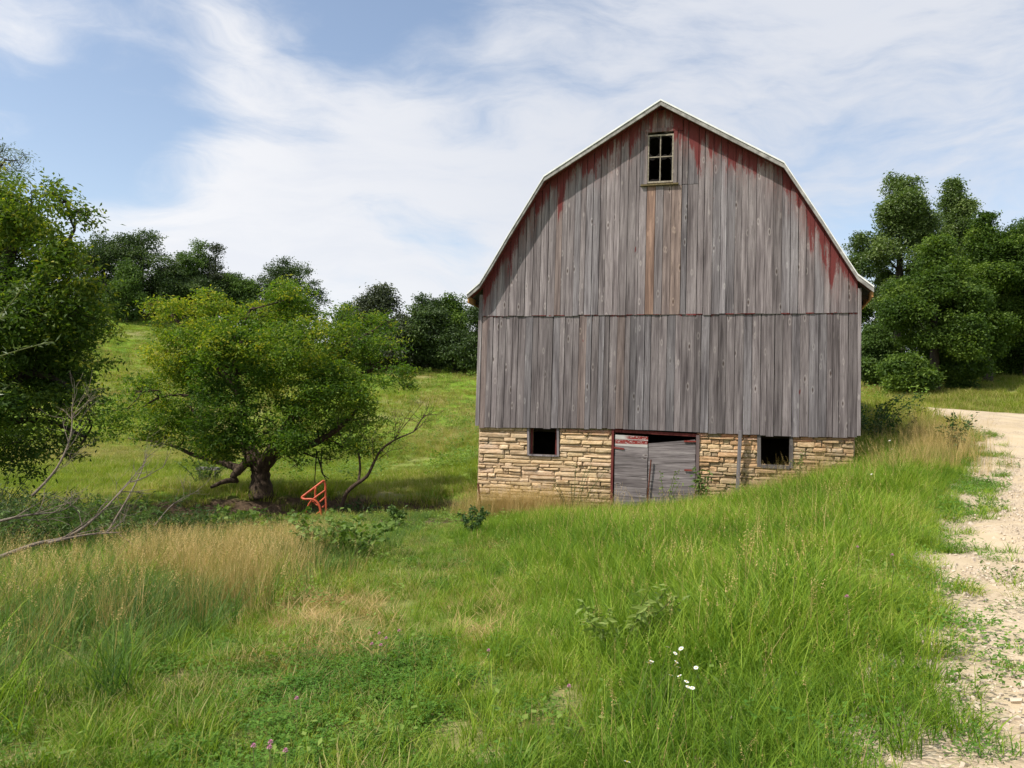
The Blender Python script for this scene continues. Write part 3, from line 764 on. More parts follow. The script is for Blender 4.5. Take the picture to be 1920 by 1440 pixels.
# ------------------------------------------------------------------ foliage materials
def leaf_mat(name, stops, trans=.35, rough=.55, patch=None, spec=.25, tcol=(1.25, 1.35, .55)):
    """tone attribute (0..1 per leaf) picks the colour"""
    m_, T, out = material(name)
    a = T.new('ShaderNodeAttribute', attribute_name='tone').outputs['Fac']
    P = T.new('ShaderNodeNewGeometry').outputs['Position']
    v = a
    if patch:
        v = T.math('ADD', T.math('MULTIPLY', a, 1 - patch[1]), T.math('MULTIPLY', T.mapr(T.noise(P, patch[0], 4, .6), .3, .7), patch[1]))
    c = T.ramp(v, stops)
    b = T.new('ShaderNodeBsdfPrincipled', inp={'Base Color': c, 'Roughness': rough, 'Specular IOR Level': spec})
    t = T.new('ShaderNodeBsdfTranslucent', inp={'Color': T.mix(1.0, c, tcol, 'MULTIPLY')})
    mx = T.new('ShaderNodeMixShader', inp={0: trans}); T.l.new(b.outputs[0], mx.inputs[1]); T.l.new(t.outputs[0], mx.inputs[2])
    T.l.new(mx.outputs[0], out.inputs[0])
    return m_
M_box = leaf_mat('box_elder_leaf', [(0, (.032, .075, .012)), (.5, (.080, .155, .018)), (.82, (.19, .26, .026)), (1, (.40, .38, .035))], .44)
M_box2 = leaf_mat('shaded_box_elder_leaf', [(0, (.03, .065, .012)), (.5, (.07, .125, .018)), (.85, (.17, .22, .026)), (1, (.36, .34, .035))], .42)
M_oak = leaf_mat('oak_leaf', [(0, (.028, .05, .018)), (.6, (.062, .10, .034)), (1, (.13, .18, .06))], .25, .45)
M_green = leaf_mat('green_leaf', [(0, (.045, .085, .022)), (.6, (.10, .165, .042)), (1, (.17, .25, .065))], .35)
M_deep = leaf_mat('maple_leaf', [(0, (.030, .062, .012)), (.5, (.070, .125, .022)), (1, (.19, .27, .045))], .40)
M_cotton = leaf_mat('cottonwood_leaf', [(0, (.045, .08, .022)), (.6, (.11, .165, .045)), (1, (.24, .30, .11))], .33, .4, spec=.4)
M_grey = leaf_mat('grey_leaf', [(0, (.035, .045, .028)), (.6, (.07, .088, .05)), (1, (.13, .15, .09))], .25)
M_willow = leaf_mat('willow_leaf', [(0, (.05, .075, .035)), (.5, (.10, .135, .06)), (.88, (.15, .19, .09)), (1, (.42, .46, .36))], .3)
M_vine = leaf_mat('vine_leaf', [(0, (.06, .11, .02)), (.5, (.12, .20, .035)), (1, (.22, .29, .07))], .35)
def bark_mat(name, c1, c2, c3):
    m_, T, out = material(name)
    P = T.new('ShaderNodeNewGeometry').outputs['Position']
    n = T.noise(T.mapping(P, (5, 5, 1.3)), 2.2, 6, .68); n2 = T.noise(P, .9, 3, .5)
    bsdf(T, out, T.mix(T.mapr(n2, .35, .65, 0, .6), T.ramp(n, [(.35, c1), (.6, c2)]), c3), .9, n, 1.0, .06, .15)
    return m_
M_bark = bark_mat('brown_bark', (.025, .017, .013), (.10, .072, .052), (.062, .040, .030))
M_bark_d = bark_mat('dark_bark', (.02, .017, .014), (.075, .062, .05), (.05, .04, .033))
M_dead = bark_mat('dead_twig_bark', (.11, .09, .075), (.27, .225, .18), (.22, .17, .13))

# ------------------------------------------------------------------ trees
def leaf_cards(P, L, W, r, droop=.3, tone=None, up=.55):
    """P (n,3) leaf positions -> mesh of folded two-triangle leaves; returns V, F, tone"""
    n = len(P)
    az = r.random(n) * 2 * np.pi; el = r.normal(-droop, .45, n)
    d = np.c_[np.cos(az) * np.cos(el), np.sin(az) * np.cos(el), np.sin(el)]
    nrm = r.normal(0, 1, (n, 3)); nrm[:, 2] = np.abs(nrm[:, 2]) + up
    s_ = np.cross(d, nrm); s_ /= np.linalg.norm(s_, axis=1)[:, None] + 1e-9
    nn = np.cross(s_, d)
    Ls = (L * r.uniform(.6, 1.25, n))[:, None]; Ws = (W * r.uniform(.7, 1.2, n))[:, None]
    a = P; b = P + d * Ls * .45 + s_ * Ws * .5 + nn * Ls * .06; c_ = P + d * Ls - nn * Ls * .1; e = P + d * Ls * .45 - s_ * Ws * .5 + nn * Ls * .06
    V_ = np.stack([a, b, c_, e], 1).reshape(-1, 3)
    i = np.arange(n) * 4
    F_ = np.c_[i, i + 1, i + 2, i + 3]
    t = np.repeat(r.random(n) if tone is None else tone, 4)
    return V_, F_, t

def crown_points(lobes, sprays, per, r, spread=.28, shell=.55):
    """lobes: (x,y,z,rx,ry,rz,weight,tonebias) -> leaf positions in sprays near lobe surfaces"""
    lobes = np.array(lobes, float)
    area = lobes[:, 3] * lobes[:, 5] * lobes[:, 6]
    pk = r.choice(len(lobes), sprays, p=area / area.sum())
    lb = lobes[pk]
    u = r.normal(0, 1, (sprays, 3)); u /= np.linalg.norm(u, axis=1)[:, None]
    rad = shell + (1.04 - shell) * r.random(sprays) ** .6
    rad *= 1 + .16 * np.sin(u[:, 0] * 5 + lb[:, 0]) * np.sin(u[:, 2] * 6 + lb[:, 2])
    c = lb[:, :3] + u * lb[:, 3:6] * rad[:, None]
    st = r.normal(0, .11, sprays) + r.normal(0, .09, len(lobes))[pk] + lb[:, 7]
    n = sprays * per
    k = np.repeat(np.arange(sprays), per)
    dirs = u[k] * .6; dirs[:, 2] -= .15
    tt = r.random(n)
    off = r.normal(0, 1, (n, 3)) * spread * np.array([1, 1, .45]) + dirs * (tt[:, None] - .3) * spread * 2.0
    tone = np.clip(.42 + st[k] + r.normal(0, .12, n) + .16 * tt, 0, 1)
    return c[k] + off, tone, c

def make_tree(name, label, base, trunk_paths, lobes, sprays, per, L, W, mat, bark, seed, group=None, spread=.28, limb_r=.06, twig_n=60, shell=.5, cat='tree', droop=.3):
    r = np.random.default_rng(seed)
    root = empty(name, tuple(base), label, cat, group)
    b = np.array(base)
    mb = MB()
    for pts, rads in trunk_paths:
        sm_ = smooth_path([np.asarray(p) - b for p in pts], 4)
        rr = np.interp(np.linspace(0, 1, len(sm_)), np.linspace(0, 1, len(rads)), rads) * (1 + .08 * np.sin(np.arange(len(sm_)) * 2.3))
        mb.tube(sm_, rr, 10 if rads[0] > .2 else 6)
    P, tone, cent = crown_points(lobes, sprays, per, r, spread, shell)
    nodes = [np.asarray(p) - b for pts, rd_ in trunk_paths for p in pts[1:]]
    nd = np.array(nodes)
    cen = [np.array(l[:3]) - b for l in lobes]                       # limbs: every lobe grows from the nearest limb already there
    order = sorted(range(len(lobes)), key=lambda i_: -lobes[i_][3] * 1.5 + np.sqrt(((nd - cen[i_]) ** 2).sum(1).min()))
    pool = [q for q in nd]; prad = [limb_r] * len(pool)
    for i_ in order:
        c_ = cen[i_]; A_ = np.array(pool)
        k = int(np.argmin(((A_ - c_) ** 2).sum(1) + 2.0 * np.maximum(A_[:, 2] - c_[2], 0) ** 2)); s0 = A_[k]; ra = min(limb_r, prad[k] * .8)
        mid = (s0 + c_) / 2 + r.normal(0, .12, 3) * np.linalg.norm(c_ - s0)
        mb.tube(smooth_path([s0, mid, c_], 3), np.linspace(ra, ra * .55, 7), 5)
        pool.append(c_); prad.append(ra * .75)
        for q in range(2):
            e = c_ + r.normal(0, .5, 3) * np.array(lobes[i_][3:6])
            mb.tube([c_, (c_ + e) / 2 + r.normal(0, .1, 3), e], [ra * .5, ra * .35, ra * .12], 4)
    cl_ = np.array([np.array(l[:3]) - b for l in lobes])
    for k in r.choice(len(cent), min(twig_n, len(cent)), replace=False):
        e = cent[k] - b; s0 = cl_[np.argmin(((cl_ - e) ** 2).sum(1))]
        mb.tube([s0, (s0 + e) / 2 + r.normal(0, .08, 3), e], [limb_r * .35, limb_r * .22, limb_r * .08], 3, False)
    obj('trunk', mb.mesh('trunk', bark, True), root)
    V_, F_, t = leaf_cards(P - b, L, W, r, droop, tone)
    obj('crown', mesh_np('crown', V_, [F_], [mat], attrs={'tone': t}), root)
    return root

# gnarled box elder in the middle
Y0 = 30.0
def q3(px, py, dy=0): return px3(px, py, Y0 + dy)
by = np.array(q3(490, 930)); by[2] = Hs(by[0], by[1]) - .15
tp = [([by, q3(489, 905), q3(487, 880), q3(478, 862), q3(462, 835, .4), q3(455, 800, .6), q3(452, 760, .5), q3(440, 700, .2), q3(445, 640, .3), q3(470, 580, .4)], [.55, .36, .32, .30, .23, .20, .17, .13, .09, .05]),
      ([q3(487, 880), q3(505, 858, -.2), q3(530, 843, -.4), q3(560, 838, -.5), q3(600, 826, -.6), q3(650, 790, -.4), q3(690, 740, -.2)], [.34, .28, .21, .16, .12, .08, .04]),
      ([q3(505, 858, .2), q3(540, 800, .5), q3(590, 730, .8), q3(650, 660, .6), q3(700, 620, .4)], [.28, .22, .17, .12, .05]),
      ([q3(478, 862), q3(462, 868, -.3), q3(448, 882, -.4), q3(438, 893, -.4), q3(446, 905, -.3)], [.20, .17, .15, .13, .06]),
      ([q3(450, 880, -.3), q3(420, 868, -.2), q3(395, 862, 0), q3(360, 852, .2), q3(330, 838, .3), q3(290, 828, .3), q3(240, 822, .4)], [.18, .13, .10, .08, .06, .045, .02]),
      ([q3(440, 900, -.4), q3(420, 903, -.6), q3(395, 914, -.9)], [.12, .09, .05]),
      ([q3(455, 790, .5), q3(410, 760, .2), q3(350, 742, -.3), q3(300, 745, -.5), q3(262, 768, -.6)], [.14, .09, .06, .04, .02]),
      ([q3(452, 740, .4), q3(400, 680, .1), q3(350, 620, -.2), q3(320, 590, -.2)], [.18, .12, .08, .03]),
      ([q3(590, 730, .8), q3(650, 715, .6), q3(710, 690, .4), q3(750, 700, .3)], [.12, .09, .06, .03])]
def plobes(lst, Y, ppm, depth=1.0, jitter=1.0, seed=1, kids=2):
    r = np.random.default_rng(seed); out_ = []
    for it in lst:
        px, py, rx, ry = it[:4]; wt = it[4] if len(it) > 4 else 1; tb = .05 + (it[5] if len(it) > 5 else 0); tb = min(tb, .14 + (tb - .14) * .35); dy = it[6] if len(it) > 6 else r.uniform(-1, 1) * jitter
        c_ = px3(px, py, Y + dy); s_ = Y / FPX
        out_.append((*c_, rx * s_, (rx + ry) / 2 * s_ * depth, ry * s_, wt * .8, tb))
        for k in range(kids):
            u = r.normal(0, 1, 3); u /= np.linalg.norm(u); q = r.uniform(.3, .5)
            out_.append((c_[0] + u[0] * rx * s_ * .95, c_[1] + u[1] * rx * s_, c_[2] + u[2] * ry * s_ * .95, rx * s_ * q, rx * s_ * q, ry * s_ * q * 1.1, wt * 1.3, tb + r.uniform(-.1, .12)))
    return out_
ml = [(335, 600, 48, 38, 1, .34), (300, 570, 24, 14, .8, .45), (385, 570, 45, 20, 1, .32), (420, 610, 60, 45, 1, .15), (330, 660, 50, 40, 1, .2), (480, 590, 50, 30, 1, .2), (545, 560, 42, 30, 1, .12), (560, 600, 55, 40, 1, .08), (530, 540, 22, 16, .7, .12),  # upper-left lobes get a yellower tone: sunlight put into the leaf colour
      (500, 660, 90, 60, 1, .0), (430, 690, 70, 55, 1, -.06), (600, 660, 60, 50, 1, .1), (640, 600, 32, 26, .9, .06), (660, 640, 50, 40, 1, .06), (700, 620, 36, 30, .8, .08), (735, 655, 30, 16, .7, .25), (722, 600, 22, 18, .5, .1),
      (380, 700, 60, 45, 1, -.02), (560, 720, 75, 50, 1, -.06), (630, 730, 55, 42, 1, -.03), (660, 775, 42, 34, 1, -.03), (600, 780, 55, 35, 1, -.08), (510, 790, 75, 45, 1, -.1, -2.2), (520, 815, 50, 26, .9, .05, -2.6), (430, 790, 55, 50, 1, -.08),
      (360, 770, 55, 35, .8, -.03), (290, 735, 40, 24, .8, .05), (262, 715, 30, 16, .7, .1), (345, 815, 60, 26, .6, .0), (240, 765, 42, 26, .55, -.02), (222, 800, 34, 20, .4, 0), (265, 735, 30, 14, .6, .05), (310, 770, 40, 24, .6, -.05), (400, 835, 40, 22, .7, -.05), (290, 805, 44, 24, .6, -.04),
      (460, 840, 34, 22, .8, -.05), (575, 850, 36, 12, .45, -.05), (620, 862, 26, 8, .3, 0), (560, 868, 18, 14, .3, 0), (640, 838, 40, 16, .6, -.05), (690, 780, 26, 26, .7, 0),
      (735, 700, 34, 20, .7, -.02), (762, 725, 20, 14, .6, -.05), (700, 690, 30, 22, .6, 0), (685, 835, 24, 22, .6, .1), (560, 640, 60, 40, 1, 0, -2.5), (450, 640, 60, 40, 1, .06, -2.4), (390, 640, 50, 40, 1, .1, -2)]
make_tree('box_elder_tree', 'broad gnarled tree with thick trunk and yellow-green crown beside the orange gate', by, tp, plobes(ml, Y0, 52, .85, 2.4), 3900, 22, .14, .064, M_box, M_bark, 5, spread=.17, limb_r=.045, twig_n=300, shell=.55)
mid = bpy.data.objects['box_elder_tree']
mb = MB()
for pl in ([(594, 845), (592, 870), (590, 905)], [(604, 840), (602, 868), (603, 885), (613, 902)], [(597, 860), (606, 890), (617, 898)]):
    mb.tube([q3(a, b_, -.6 - .1 * i) - by for i, (a, b_) in enumerate(pl)], np.linspace(.03, .014, len(pl)), 5)
obj('hanging_branch', mb.mesh('hanging_branch', M_bark_d, True), mid)

# tall tree cut by the left edge
Y1 = 19.0
def s3(px, py, dy=0): return px3(px, py, Y1 + dy)
lb_ = np.array(s3(-60, 900)); lb_[2] = Hs(lb_[0], lb_[1]) - .1
tp = [([lb_, s3(-50, 800), s3(-30, 700), s3(-20, 600), s3(10, 500), s3(40, 420)], [.5, .36, .3, .24, .16, .06]),
      ([s3(-50, 760), s3(0, 730), s3(60, 700), s3(120, 720), s3(170, 760)], [.2, .14, .1, .07, .03]),
      ([s3(-40, 720), s3(30, 600), s3(90, 520), s3(140, 430)], [.2, .13, .08, .03]),
      ([s3(-55, 800), s3(20, 790), s3(90, 790), s3(160, 820)], [.12, .09, .06, .03]),
      ([s3(-30, 700), s3(-100, 600), s3(-150, 500)], [.2, .14, .06])]
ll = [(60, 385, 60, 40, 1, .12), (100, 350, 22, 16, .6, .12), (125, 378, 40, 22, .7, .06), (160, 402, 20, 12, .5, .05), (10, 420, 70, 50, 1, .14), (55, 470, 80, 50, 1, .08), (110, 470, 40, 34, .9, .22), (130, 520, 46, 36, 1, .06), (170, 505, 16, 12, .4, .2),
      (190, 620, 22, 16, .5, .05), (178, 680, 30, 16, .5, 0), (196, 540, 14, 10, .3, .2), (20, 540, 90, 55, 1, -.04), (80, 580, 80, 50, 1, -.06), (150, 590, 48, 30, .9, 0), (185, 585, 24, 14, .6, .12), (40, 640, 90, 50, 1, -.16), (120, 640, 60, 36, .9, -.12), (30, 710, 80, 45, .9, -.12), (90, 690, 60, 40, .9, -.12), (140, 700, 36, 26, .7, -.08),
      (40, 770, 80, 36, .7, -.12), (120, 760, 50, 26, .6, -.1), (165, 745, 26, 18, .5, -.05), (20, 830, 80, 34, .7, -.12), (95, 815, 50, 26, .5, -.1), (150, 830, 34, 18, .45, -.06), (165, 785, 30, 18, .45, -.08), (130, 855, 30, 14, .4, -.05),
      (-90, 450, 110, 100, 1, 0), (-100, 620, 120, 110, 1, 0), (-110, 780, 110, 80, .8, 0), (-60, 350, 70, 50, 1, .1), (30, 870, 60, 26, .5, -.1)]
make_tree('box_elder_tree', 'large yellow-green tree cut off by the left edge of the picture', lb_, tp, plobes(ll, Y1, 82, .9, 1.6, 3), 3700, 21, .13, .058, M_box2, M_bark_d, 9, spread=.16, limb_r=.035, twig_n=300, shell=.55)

# willow behind its top
Y2 = 24.0
wb = np.array(px3(-120, 900, Y2)); wb[2] = Hs(wb[0], wb[1]) - .1
wl = [(0, 330, 38, 24, 1, .0), (30, 300, 26, 14, .8, .1), (45, 290, 14, 10, .4, .15), (-10, 290, 26, 22, 1, 0), (-60, 320, 60, 50, 1, 0), (-120, 400, 80, 80, 1, 0), (-100, 500, 80, 80, 1, 0)]
make_tree('willow_tree', 'grey-green willow whose top shows above the left-edge tree', wb, [([wb, px3(-110, 700, Y2), px3(-80, 500, Y2), px3(-30, 360, Y2), px3(10, 300, Y2)], [.3, .25, .16, .08, .02])],
          plobes(wl, Y2, 65, .8, .8, 4), 700, 18, .13, .025, M_willow, M_bark_d, 12, spread=.17, limb_r=.03, twig_n=120)

def bg_tree(name, label, pxc, top, base, wpx, Y, mat, seed, nl=7000, leaf=.34, flat=.55, low=.12, group=None, lean=0, bark=None, gap=1.0, nlobe=20, tb=0.0, tr=.018):
    r = np.random.default_rng(seed)
    ref = 58 if Y < 80 else 118
    for _ in range(40):
        hx, hy = ground_px(pxc, base)
        if math.hypot(hx, hy) < 160: break
        base += 3
    Y = hy + (max(Y - ref, -4) * (.9 if ref == 58 else .35))
    s_ = Y / FPX
    B = np.array(px3(pxc, base, Y)); zt = px3(pxc, top, Y)[2]
    gz = Hs(B[0], B[1]); B[2] = gz - .2
    Ht = zt - gz; W_ = wpx * s_ / 2 * (1.02 if ref == 58 else 1.2)
    zc = gz + Ht * (1 + low) / 2; rz = Ht * (1 - low) / 2
    lob = []
    for k in range(nlobe):
        u = r.normal(0, 1, 3); u /= np.linalg.norm(u)
        if k == 0: u = np.array([0, 0, 1.0])
        q = r.uniform(.45, .72); sz = r.uniform(.28, .46) * gap
        prof = 1 - .25 * max(-u[2], 0)
        lob.append((B[0] + lean * Ht * .1 + u[0] * W_ * q * prof, B[1] + u[1] * W_ * q * prof, zc + u[2] * rz * (1 - sz * flat * 1.3 if k == 0 else min(q, .8)), W_ * sz, W_ * sz, W_ * sz * flat * min(1.6, rz / W_ + .3), 1, tb + r.uniform(-.2, .2)))
        for q_ in range(3):
            u2 = r.normal(0, 1, 3) + u * .9; u2 /= np.linalg.norm(u2); l = lob[-1] if q_ == 0 else lob[-1 - q_]; s2 = r.uniform(.32, .55)
            lob.append((l[0] + u2[0] * l[3] * .95, l[1] + u2[1] * l[4] * .95, min(l[2] + u2[2] * l[5] * .95, zt - l[5] * s2), l[3] * s2, l[4] * s2, l[5] * s2, 1, l[7] + r.uniform(-.1, .12)))
    lob.append((B[0] + lean * Ht * .08, B[1], zc + rz * .45, W_ * .38, W_ * .38, rz * .38, 1, tb))
    tw = Ht * tr + .05
    pts = [B, B + [0, 0, Ht * .3], B + [lean * Ht * .05, 0, Ht * .55], B + [lean * Ht * .1, 0, Ht * .85]]
    nl = int(nl * 3.4); per = 16
    return make_tree(name, label, B, [(pts, [tw * 1.5, tw, tw * .7, tw * .2])], lob, max(40, nl // per), per, leaf, leaf * .55, mat, bark or M_bark_d, seed, group, spread=leaf * 1.15, limb_r=tw * .35, twig_n=60, shell=.5)

HG = 'trees on the ridge of the hill'
ridge = [
 ('oak_tree', 'massive dark round oak, tallest on the left ridge', 262, 430, 600, 150, 128, M_oak, 1, {}),
 ('oak_tree', 'dark oak half hidden by the left-edge tree on the ridge', 190, 442, 600, 110, 132, M_oak, 2, {}),
 ('young_tree', 'small bright green tree in front of the massive dark oak', 236, 488, 600, 64, 112, M_green, 3, dict(nl=4500, low=.0)),
 ('elm_tree', 'airy light green tree right of the massive dark oak', 365, 446, 590, 74, 124, M_green, 4, dict(gap=.85, nl=5000)),
 ('elm_tree', 'thin feathery tree with open twigs against the sky on the left ridge', 398, 450, 590, 56, 126, M_grey, 5, dict(gap=.7, nl=2300)),
 ('ridge_tree', 'low green tree on the ridge left of the dome-shaped oak', 430, 512, 600, 84, 118, M_green, 6, dict(low=0)),
 ('oak_tree', 'dome-shaped dark oak on the ridge above the middle tree', 525, 484, 600, 132, 130, M_oak, 7, {}),
 ('ridge_tree', 'dark tree standing in the gap between two oaks on the left ridge', 315, 500, 600, 90, 120, M_oak, 8, dict(low=0)),
 ('ridge_tree', 'shadowy undergrowth tree beneath the thin feathery tree', 370, 520, 596, 90, 116, M_oak, 16, dict(low=0)),
 ('ridge_tree', 'tiny far tree in the sky gap between the two ridge groups', 648, 560, 650, 30, 140, M_green, 9, dict(nl=1500, low=0)),
 ('oak_tree', 'domed grey-green oak with dead twigs, left of the right ridge group', 712, 532, 682, 110, 108, M_grey, 10, dict(nl=6000)),
 ('oak_tree', 'dark leaning oak just left of the barn on the ridge', 800, 556, 690, 100, 104, M_oak, 11, {}),
 ('oak_tree', 'green-topped tree on the ridge touching the barn edge', 850, 550, 690, 96, 110, M_deep, 12, {}),
 ('oak_tree', 'dark tree on the ridge mostly behind the barn', 905, 560, 700, 90, 106, M_oak, 13, dict(nl=4000)),
 ('ridge_tree', 'pale grey-green low tree at the foot of the right ridge group', 770, 600, 690, 100, 101, M_grey, 14, dict(low=0, nl=5000)),
 ('ridge_tree', 'dark low tree under the domed grey-green oak', 690, 610, 690, 80, 103, M_oak, 15, dict(low=0, nl=4500)),
 ('ridge_tree', 'dark low tree at the foot of the ridge group beside the barn', 850, 620, 696, 90, 100, M_oak, 17, dict(low=0, nl=5000)),
]
for nm, lab, pxc, tp_, bs, wd, Y, mt, sd_, kw in ridge:
    kw = dict(kw); kw.setdefault('nl', 9000); kw['low'] = -.06; kw.setdefault('nlobe', 18)
    bg_tree(nm, lab, pxc, tp_, bs, wd, Y, mt, 100 + sd_, leaf=.36, group=HG, **kw)
RG = 'trees beyond the road'
for nm, lab, pxc, tp_, bs, wd, Y, mt, sd_, kw in [
 ('cottonwood_tree', 'tall cottonwood with ragged crown just right of the barn roof', 1686, 326, 745, 200, 66, M_cotton, 1, dict(nl=24000, nlobe=30, gap=.62)),
 ('cottonwood_tree', 'narrow cottonwood top rising behind the tall cottonwood', 1788, 326, 745, 122, 70, M_cotton, 2, dict(nl=12000, gap=.62, nlobe=20)),
 ('maple_tree', 'dense dark green maple in front of the cottonwoods', 1752, 440, 745, 190, 60, M_deep, 3, dict(nl=26000, low=-.05, nlobe=30, gap=.68)),
 ('maple_tree', 'tall dark maple right of the dense dark green maple', 1850, 392, 735, 130, 62, M_deep, 4, dict(nl=20000, nlobe=26, gap=.66, low=.05)),
 ('maple_tree', 'maple with leaning bare trunk cut by the right edge', 1935, 410, 715, 170, 60, M_deep, 5, dict(nl=22000, low=.18, nlobe=26, lean=-.6, bark=M_bark, tr=.03)),
 ('understory_tree', 'bright green bushy tree peeking out right of the barn wall', 1640, 610, 745, 80, 63, M_green, 6, dict(nl=9000, low=-.05)),
 ('understory_tree', 'low dark bushy tree at the foot of the dense dark green maple', 1700, 665, 746, 95, 59, M_deep, 7, dict(nl=9000, low=-.05)),
 ('understory_tree', 'low leafy tree in the dark below the two maples', 1805, 650, 742, 90, 61, M_deep, 8, dict(nl=9000, low=-.05)),
 ('understory_tree', 'low shadowed tree behind the leaning bare trunk at the right edge', 1925, 560, 725, 150, 64, M_deep, 13, dict(nl=11000, low=-.1)),
 ('maple_tree', 'dark tree filling the gap behind the maples', 1900, 500, 735, 170, 72, M_oak, 9, dict(nl=12000, low=-.05)),
 ('maple_tree', 'dark tree seen between the barn and the cottonwood', 1610, 520, 745, 110, 74, M_deep, 10, dict(nl=9000, low=-.05)),
 ('maple_tree', 'dark backing tree behind the dense dark green maple', 1740, 480, 745, 190, 76, M_oak, 12, dict(nl=12000, low=-.05)),
 ('maple_tree', 'spreading maple standing outside the right edge behind the leaning one', 2030, 440, 720, 190, 66, M_deep, 11, dict(nl=9000))]:
    bg_tree(nm, lab, pxc, tp_, bs, wd, Y, mt, 200 + sd_, leaf=.17, group=RG, **kw)

# bare sapling with dead twigs right of the big tree
def branching(mb, p, d, L, r0, depth, r, bend=.25, up=.1):
    n = 4; pts = [p]; dd = d.copy()
    for i in range(n):
        dd = dd + r.normal(0, bend, 3) * .5; dd[2] += up * .3; dd /= np.linalg.norm(dd); pts.append(pts[-1] + dd * L / n)
    mb.tube(pts, np.linspace(r0, r0 * .55, n + 1), 5 if r0 > .02 else 3, False)
    if depth > 0:
        for k in range(3 if depth > 1 else 4):
            i = r.integers(2, n + 1); nd_ = dd + r.normal(0, .55, 3); nd_ /= np.linalg.norm(nd_)
            branching(mb, pts[i], nd_, L * r.uniform(.5, .75), r0 * .5, depth - 1, r, bend, up)
r_ = np.random.default_rng(8)
Y3 = 27.5
sb = np.array(px3(628, 955, Y3)); sb[2] = Hs(sb[0], sb[1]) - .1
root = empty('bare_sapling', tuple(sb), 'nearly leafless crooked sapling leaning right between the big tree and the barn', 'tree')
mb = MB()
main = [sb, px3(645, 935, Y3), px3(662, 912, Y3), px3(688, 893, Y3), px3(702, 865, Y3), px3(716, 842, Y3), px3(740, 825, Y3), px3(775, 810, Y3)]
mb.tube(smooth_path([np.array(p) - sb for p in main], 3), np.interp(np.linspace(0, 1, 22), [0, 1], [.085, .02]), 6)
second = [px3(672, 905, Y3), px3(675, 880, Y3 + .2), px3(672, 850, Y3 + .3), px3(660, 838, Y3 + .4), px3(640, 828, Y3 + .5)]
mb.tube(smooth_path([np.array(p) - sb for p in second], 3), np.linspace(.05, .015, 13), 5)
for pt in (main[4], main[5], main[6], main[6], main[7], main[7], second[2], second[4]):
    for k in range(2):
        d = np.array([.5, r_.normal(0, .4), .7]) + r_.normal(0, .4, 3); d /= np.linalg.norm(d)
        branching(mb, np.array(pt) - sb, d, r_.uniform(.5, 1.1), .018, 2, r_)
obj('trunk', mb.mesh('trunk', M_bark, True), root)
cp, tone, _ = crown_points([(*(np.array(px3(672, 800, Y3))), .35, .3, .35, 1, .1), (*(np.array(px3(665, 835, Y3))), .3, .3, .25, 1, .1), (*(np.array(px3(720, 800, Y3))), .5, .4, .4, .3, 0)], 60, 12, r_, .12)
V_, F_, t = leaf_cards(cp - sb, .12, .04, r_, .4, tone)
obj('leaves', mesh_np('leaves', V_, [F_], [M_box], attrs={'tone': t}), root)

# ------------------------------------------------------------------ grass and ground cover (scattered)
def grass_mat(name, stops, patchscale=.35, patchw=.35, trans=.4, straw=None, strawr=(.5, .7), sscale=.25):
    m_, T, out = material(name)
    a = T.new('ShaderNodeAttribute', attribute_name='tone').outputs['Fac']
    P = T.new('ShaderNodeNewGeometry').outputs['Position']
    v = T.math('ADD', T.math('MULTIPLY', a, .9 - patchw), T.math('ADD', T.math('MULTIPLY', T.mapr(T.noise(P, patchscale, 4, .6), .3, .7), patchw), T.math('MULTIPLY', T.mapr(T.noise(P, patchscale * 8, 3, .6), .3, .7), .22)))
    c = T.ramp(v, stops)
    if straw:
        sm_ = T.mapr(T.math('ADD', T.noise(T.mapping(P, (1, .5, 1), rot=(0, 0, .3)), sscale, 4, .6), T.math('MULTIPLY', T.math('SUBTRACT', a, .5), .35)), *strawr)
        c = T.mix(T.math('MULTIPLY', sm_, .8), c, straw)
    b = T.new('ShaderNodeBsdfPrincipled', inp={'Base Color': c, 'Roughness': .5, 'Specular IOR Level': .15})
    t = T.new('ShaderNodeBsdfTranslucent', inp={'Color': T.mix(1.0, c, (1.15, 1.15, .6), 'MULTIPLY')})
    mx = T.new('ShaderNodeMixShader', inp={0: trans}); T.l.new(b.outputs[0], mx.inputs[1]); T.l.new(t.outputs[0], mx.inputs[2])
    T.l.new(mx.outputs[0], out.inputs[0])
    return m_
G_lush = grass_mat('lush_grass', [(0, (.032, .088, .010)), (.45, (.135, .25, .022)), (.85, (.30, .41, .045)), (1, (.50, .48, .15))], trans=.42)
BARE = lambda x, y: np.exp(-(((x + 2.2) / 2.2) ** 2 + ((y - 21.9 + .12 * (x + 2)) / 2.1) ** 2)) * (.55 + .45 * np.sin(y * 5.2 + x * .8))
G_lane = grass_mat('lane_grass', [(0, (.045, .11, .012)), (.45, (.15, .265, .024)), (.85, (.32, .40, .055)), (1, (.54, .47, .20))], straw=(.46, .37, .19), strawr=(.52, .68), sscale=.5, trans=.45)
G_blue = grass_mat('reed_grass', [(0, (.045, .10, .025)), (.5, (.10, .19, .045)), (.85, (.19, .28, .06)), (1, (.42, .34, .14))], trans=.42)
G_tan = grass_mat('dry_grass', [(0, (.11, .17, .03)), (.3, (.24, .25, .06)), (.55, (.44, .32, .13)), (1, (.62, .45, .23))], trans=.3)
G_mead = grass_mat('meadow_grass', [(0, (.095, .155, .014)), (.5, (.20, .285, .024)), (1, (.34, .38, .05))], .12, .45, straw=(.46, .37, .18), strawr=(.45, .62), sscale=.085, trans=.42)
G_head = grass_mat('grass_seed_head', [(0, (.34, .24, .09)), (.6, (.54, .39, .17)), (1, (.66, .51, .27))], trans=.3)
G_clov = grass_mat('clover_leaf', [(0, (.05, .12, .018)), (.5, (.10, .22, .03)), (1, (.18, .31, .05))], .8, .3)
G_broad = grass_mat('weed_leaf', [(0, (.08, .15, .02)), (.5, (.15, .25, .04)), (1, (.26, .35, .08))], .8, .3)

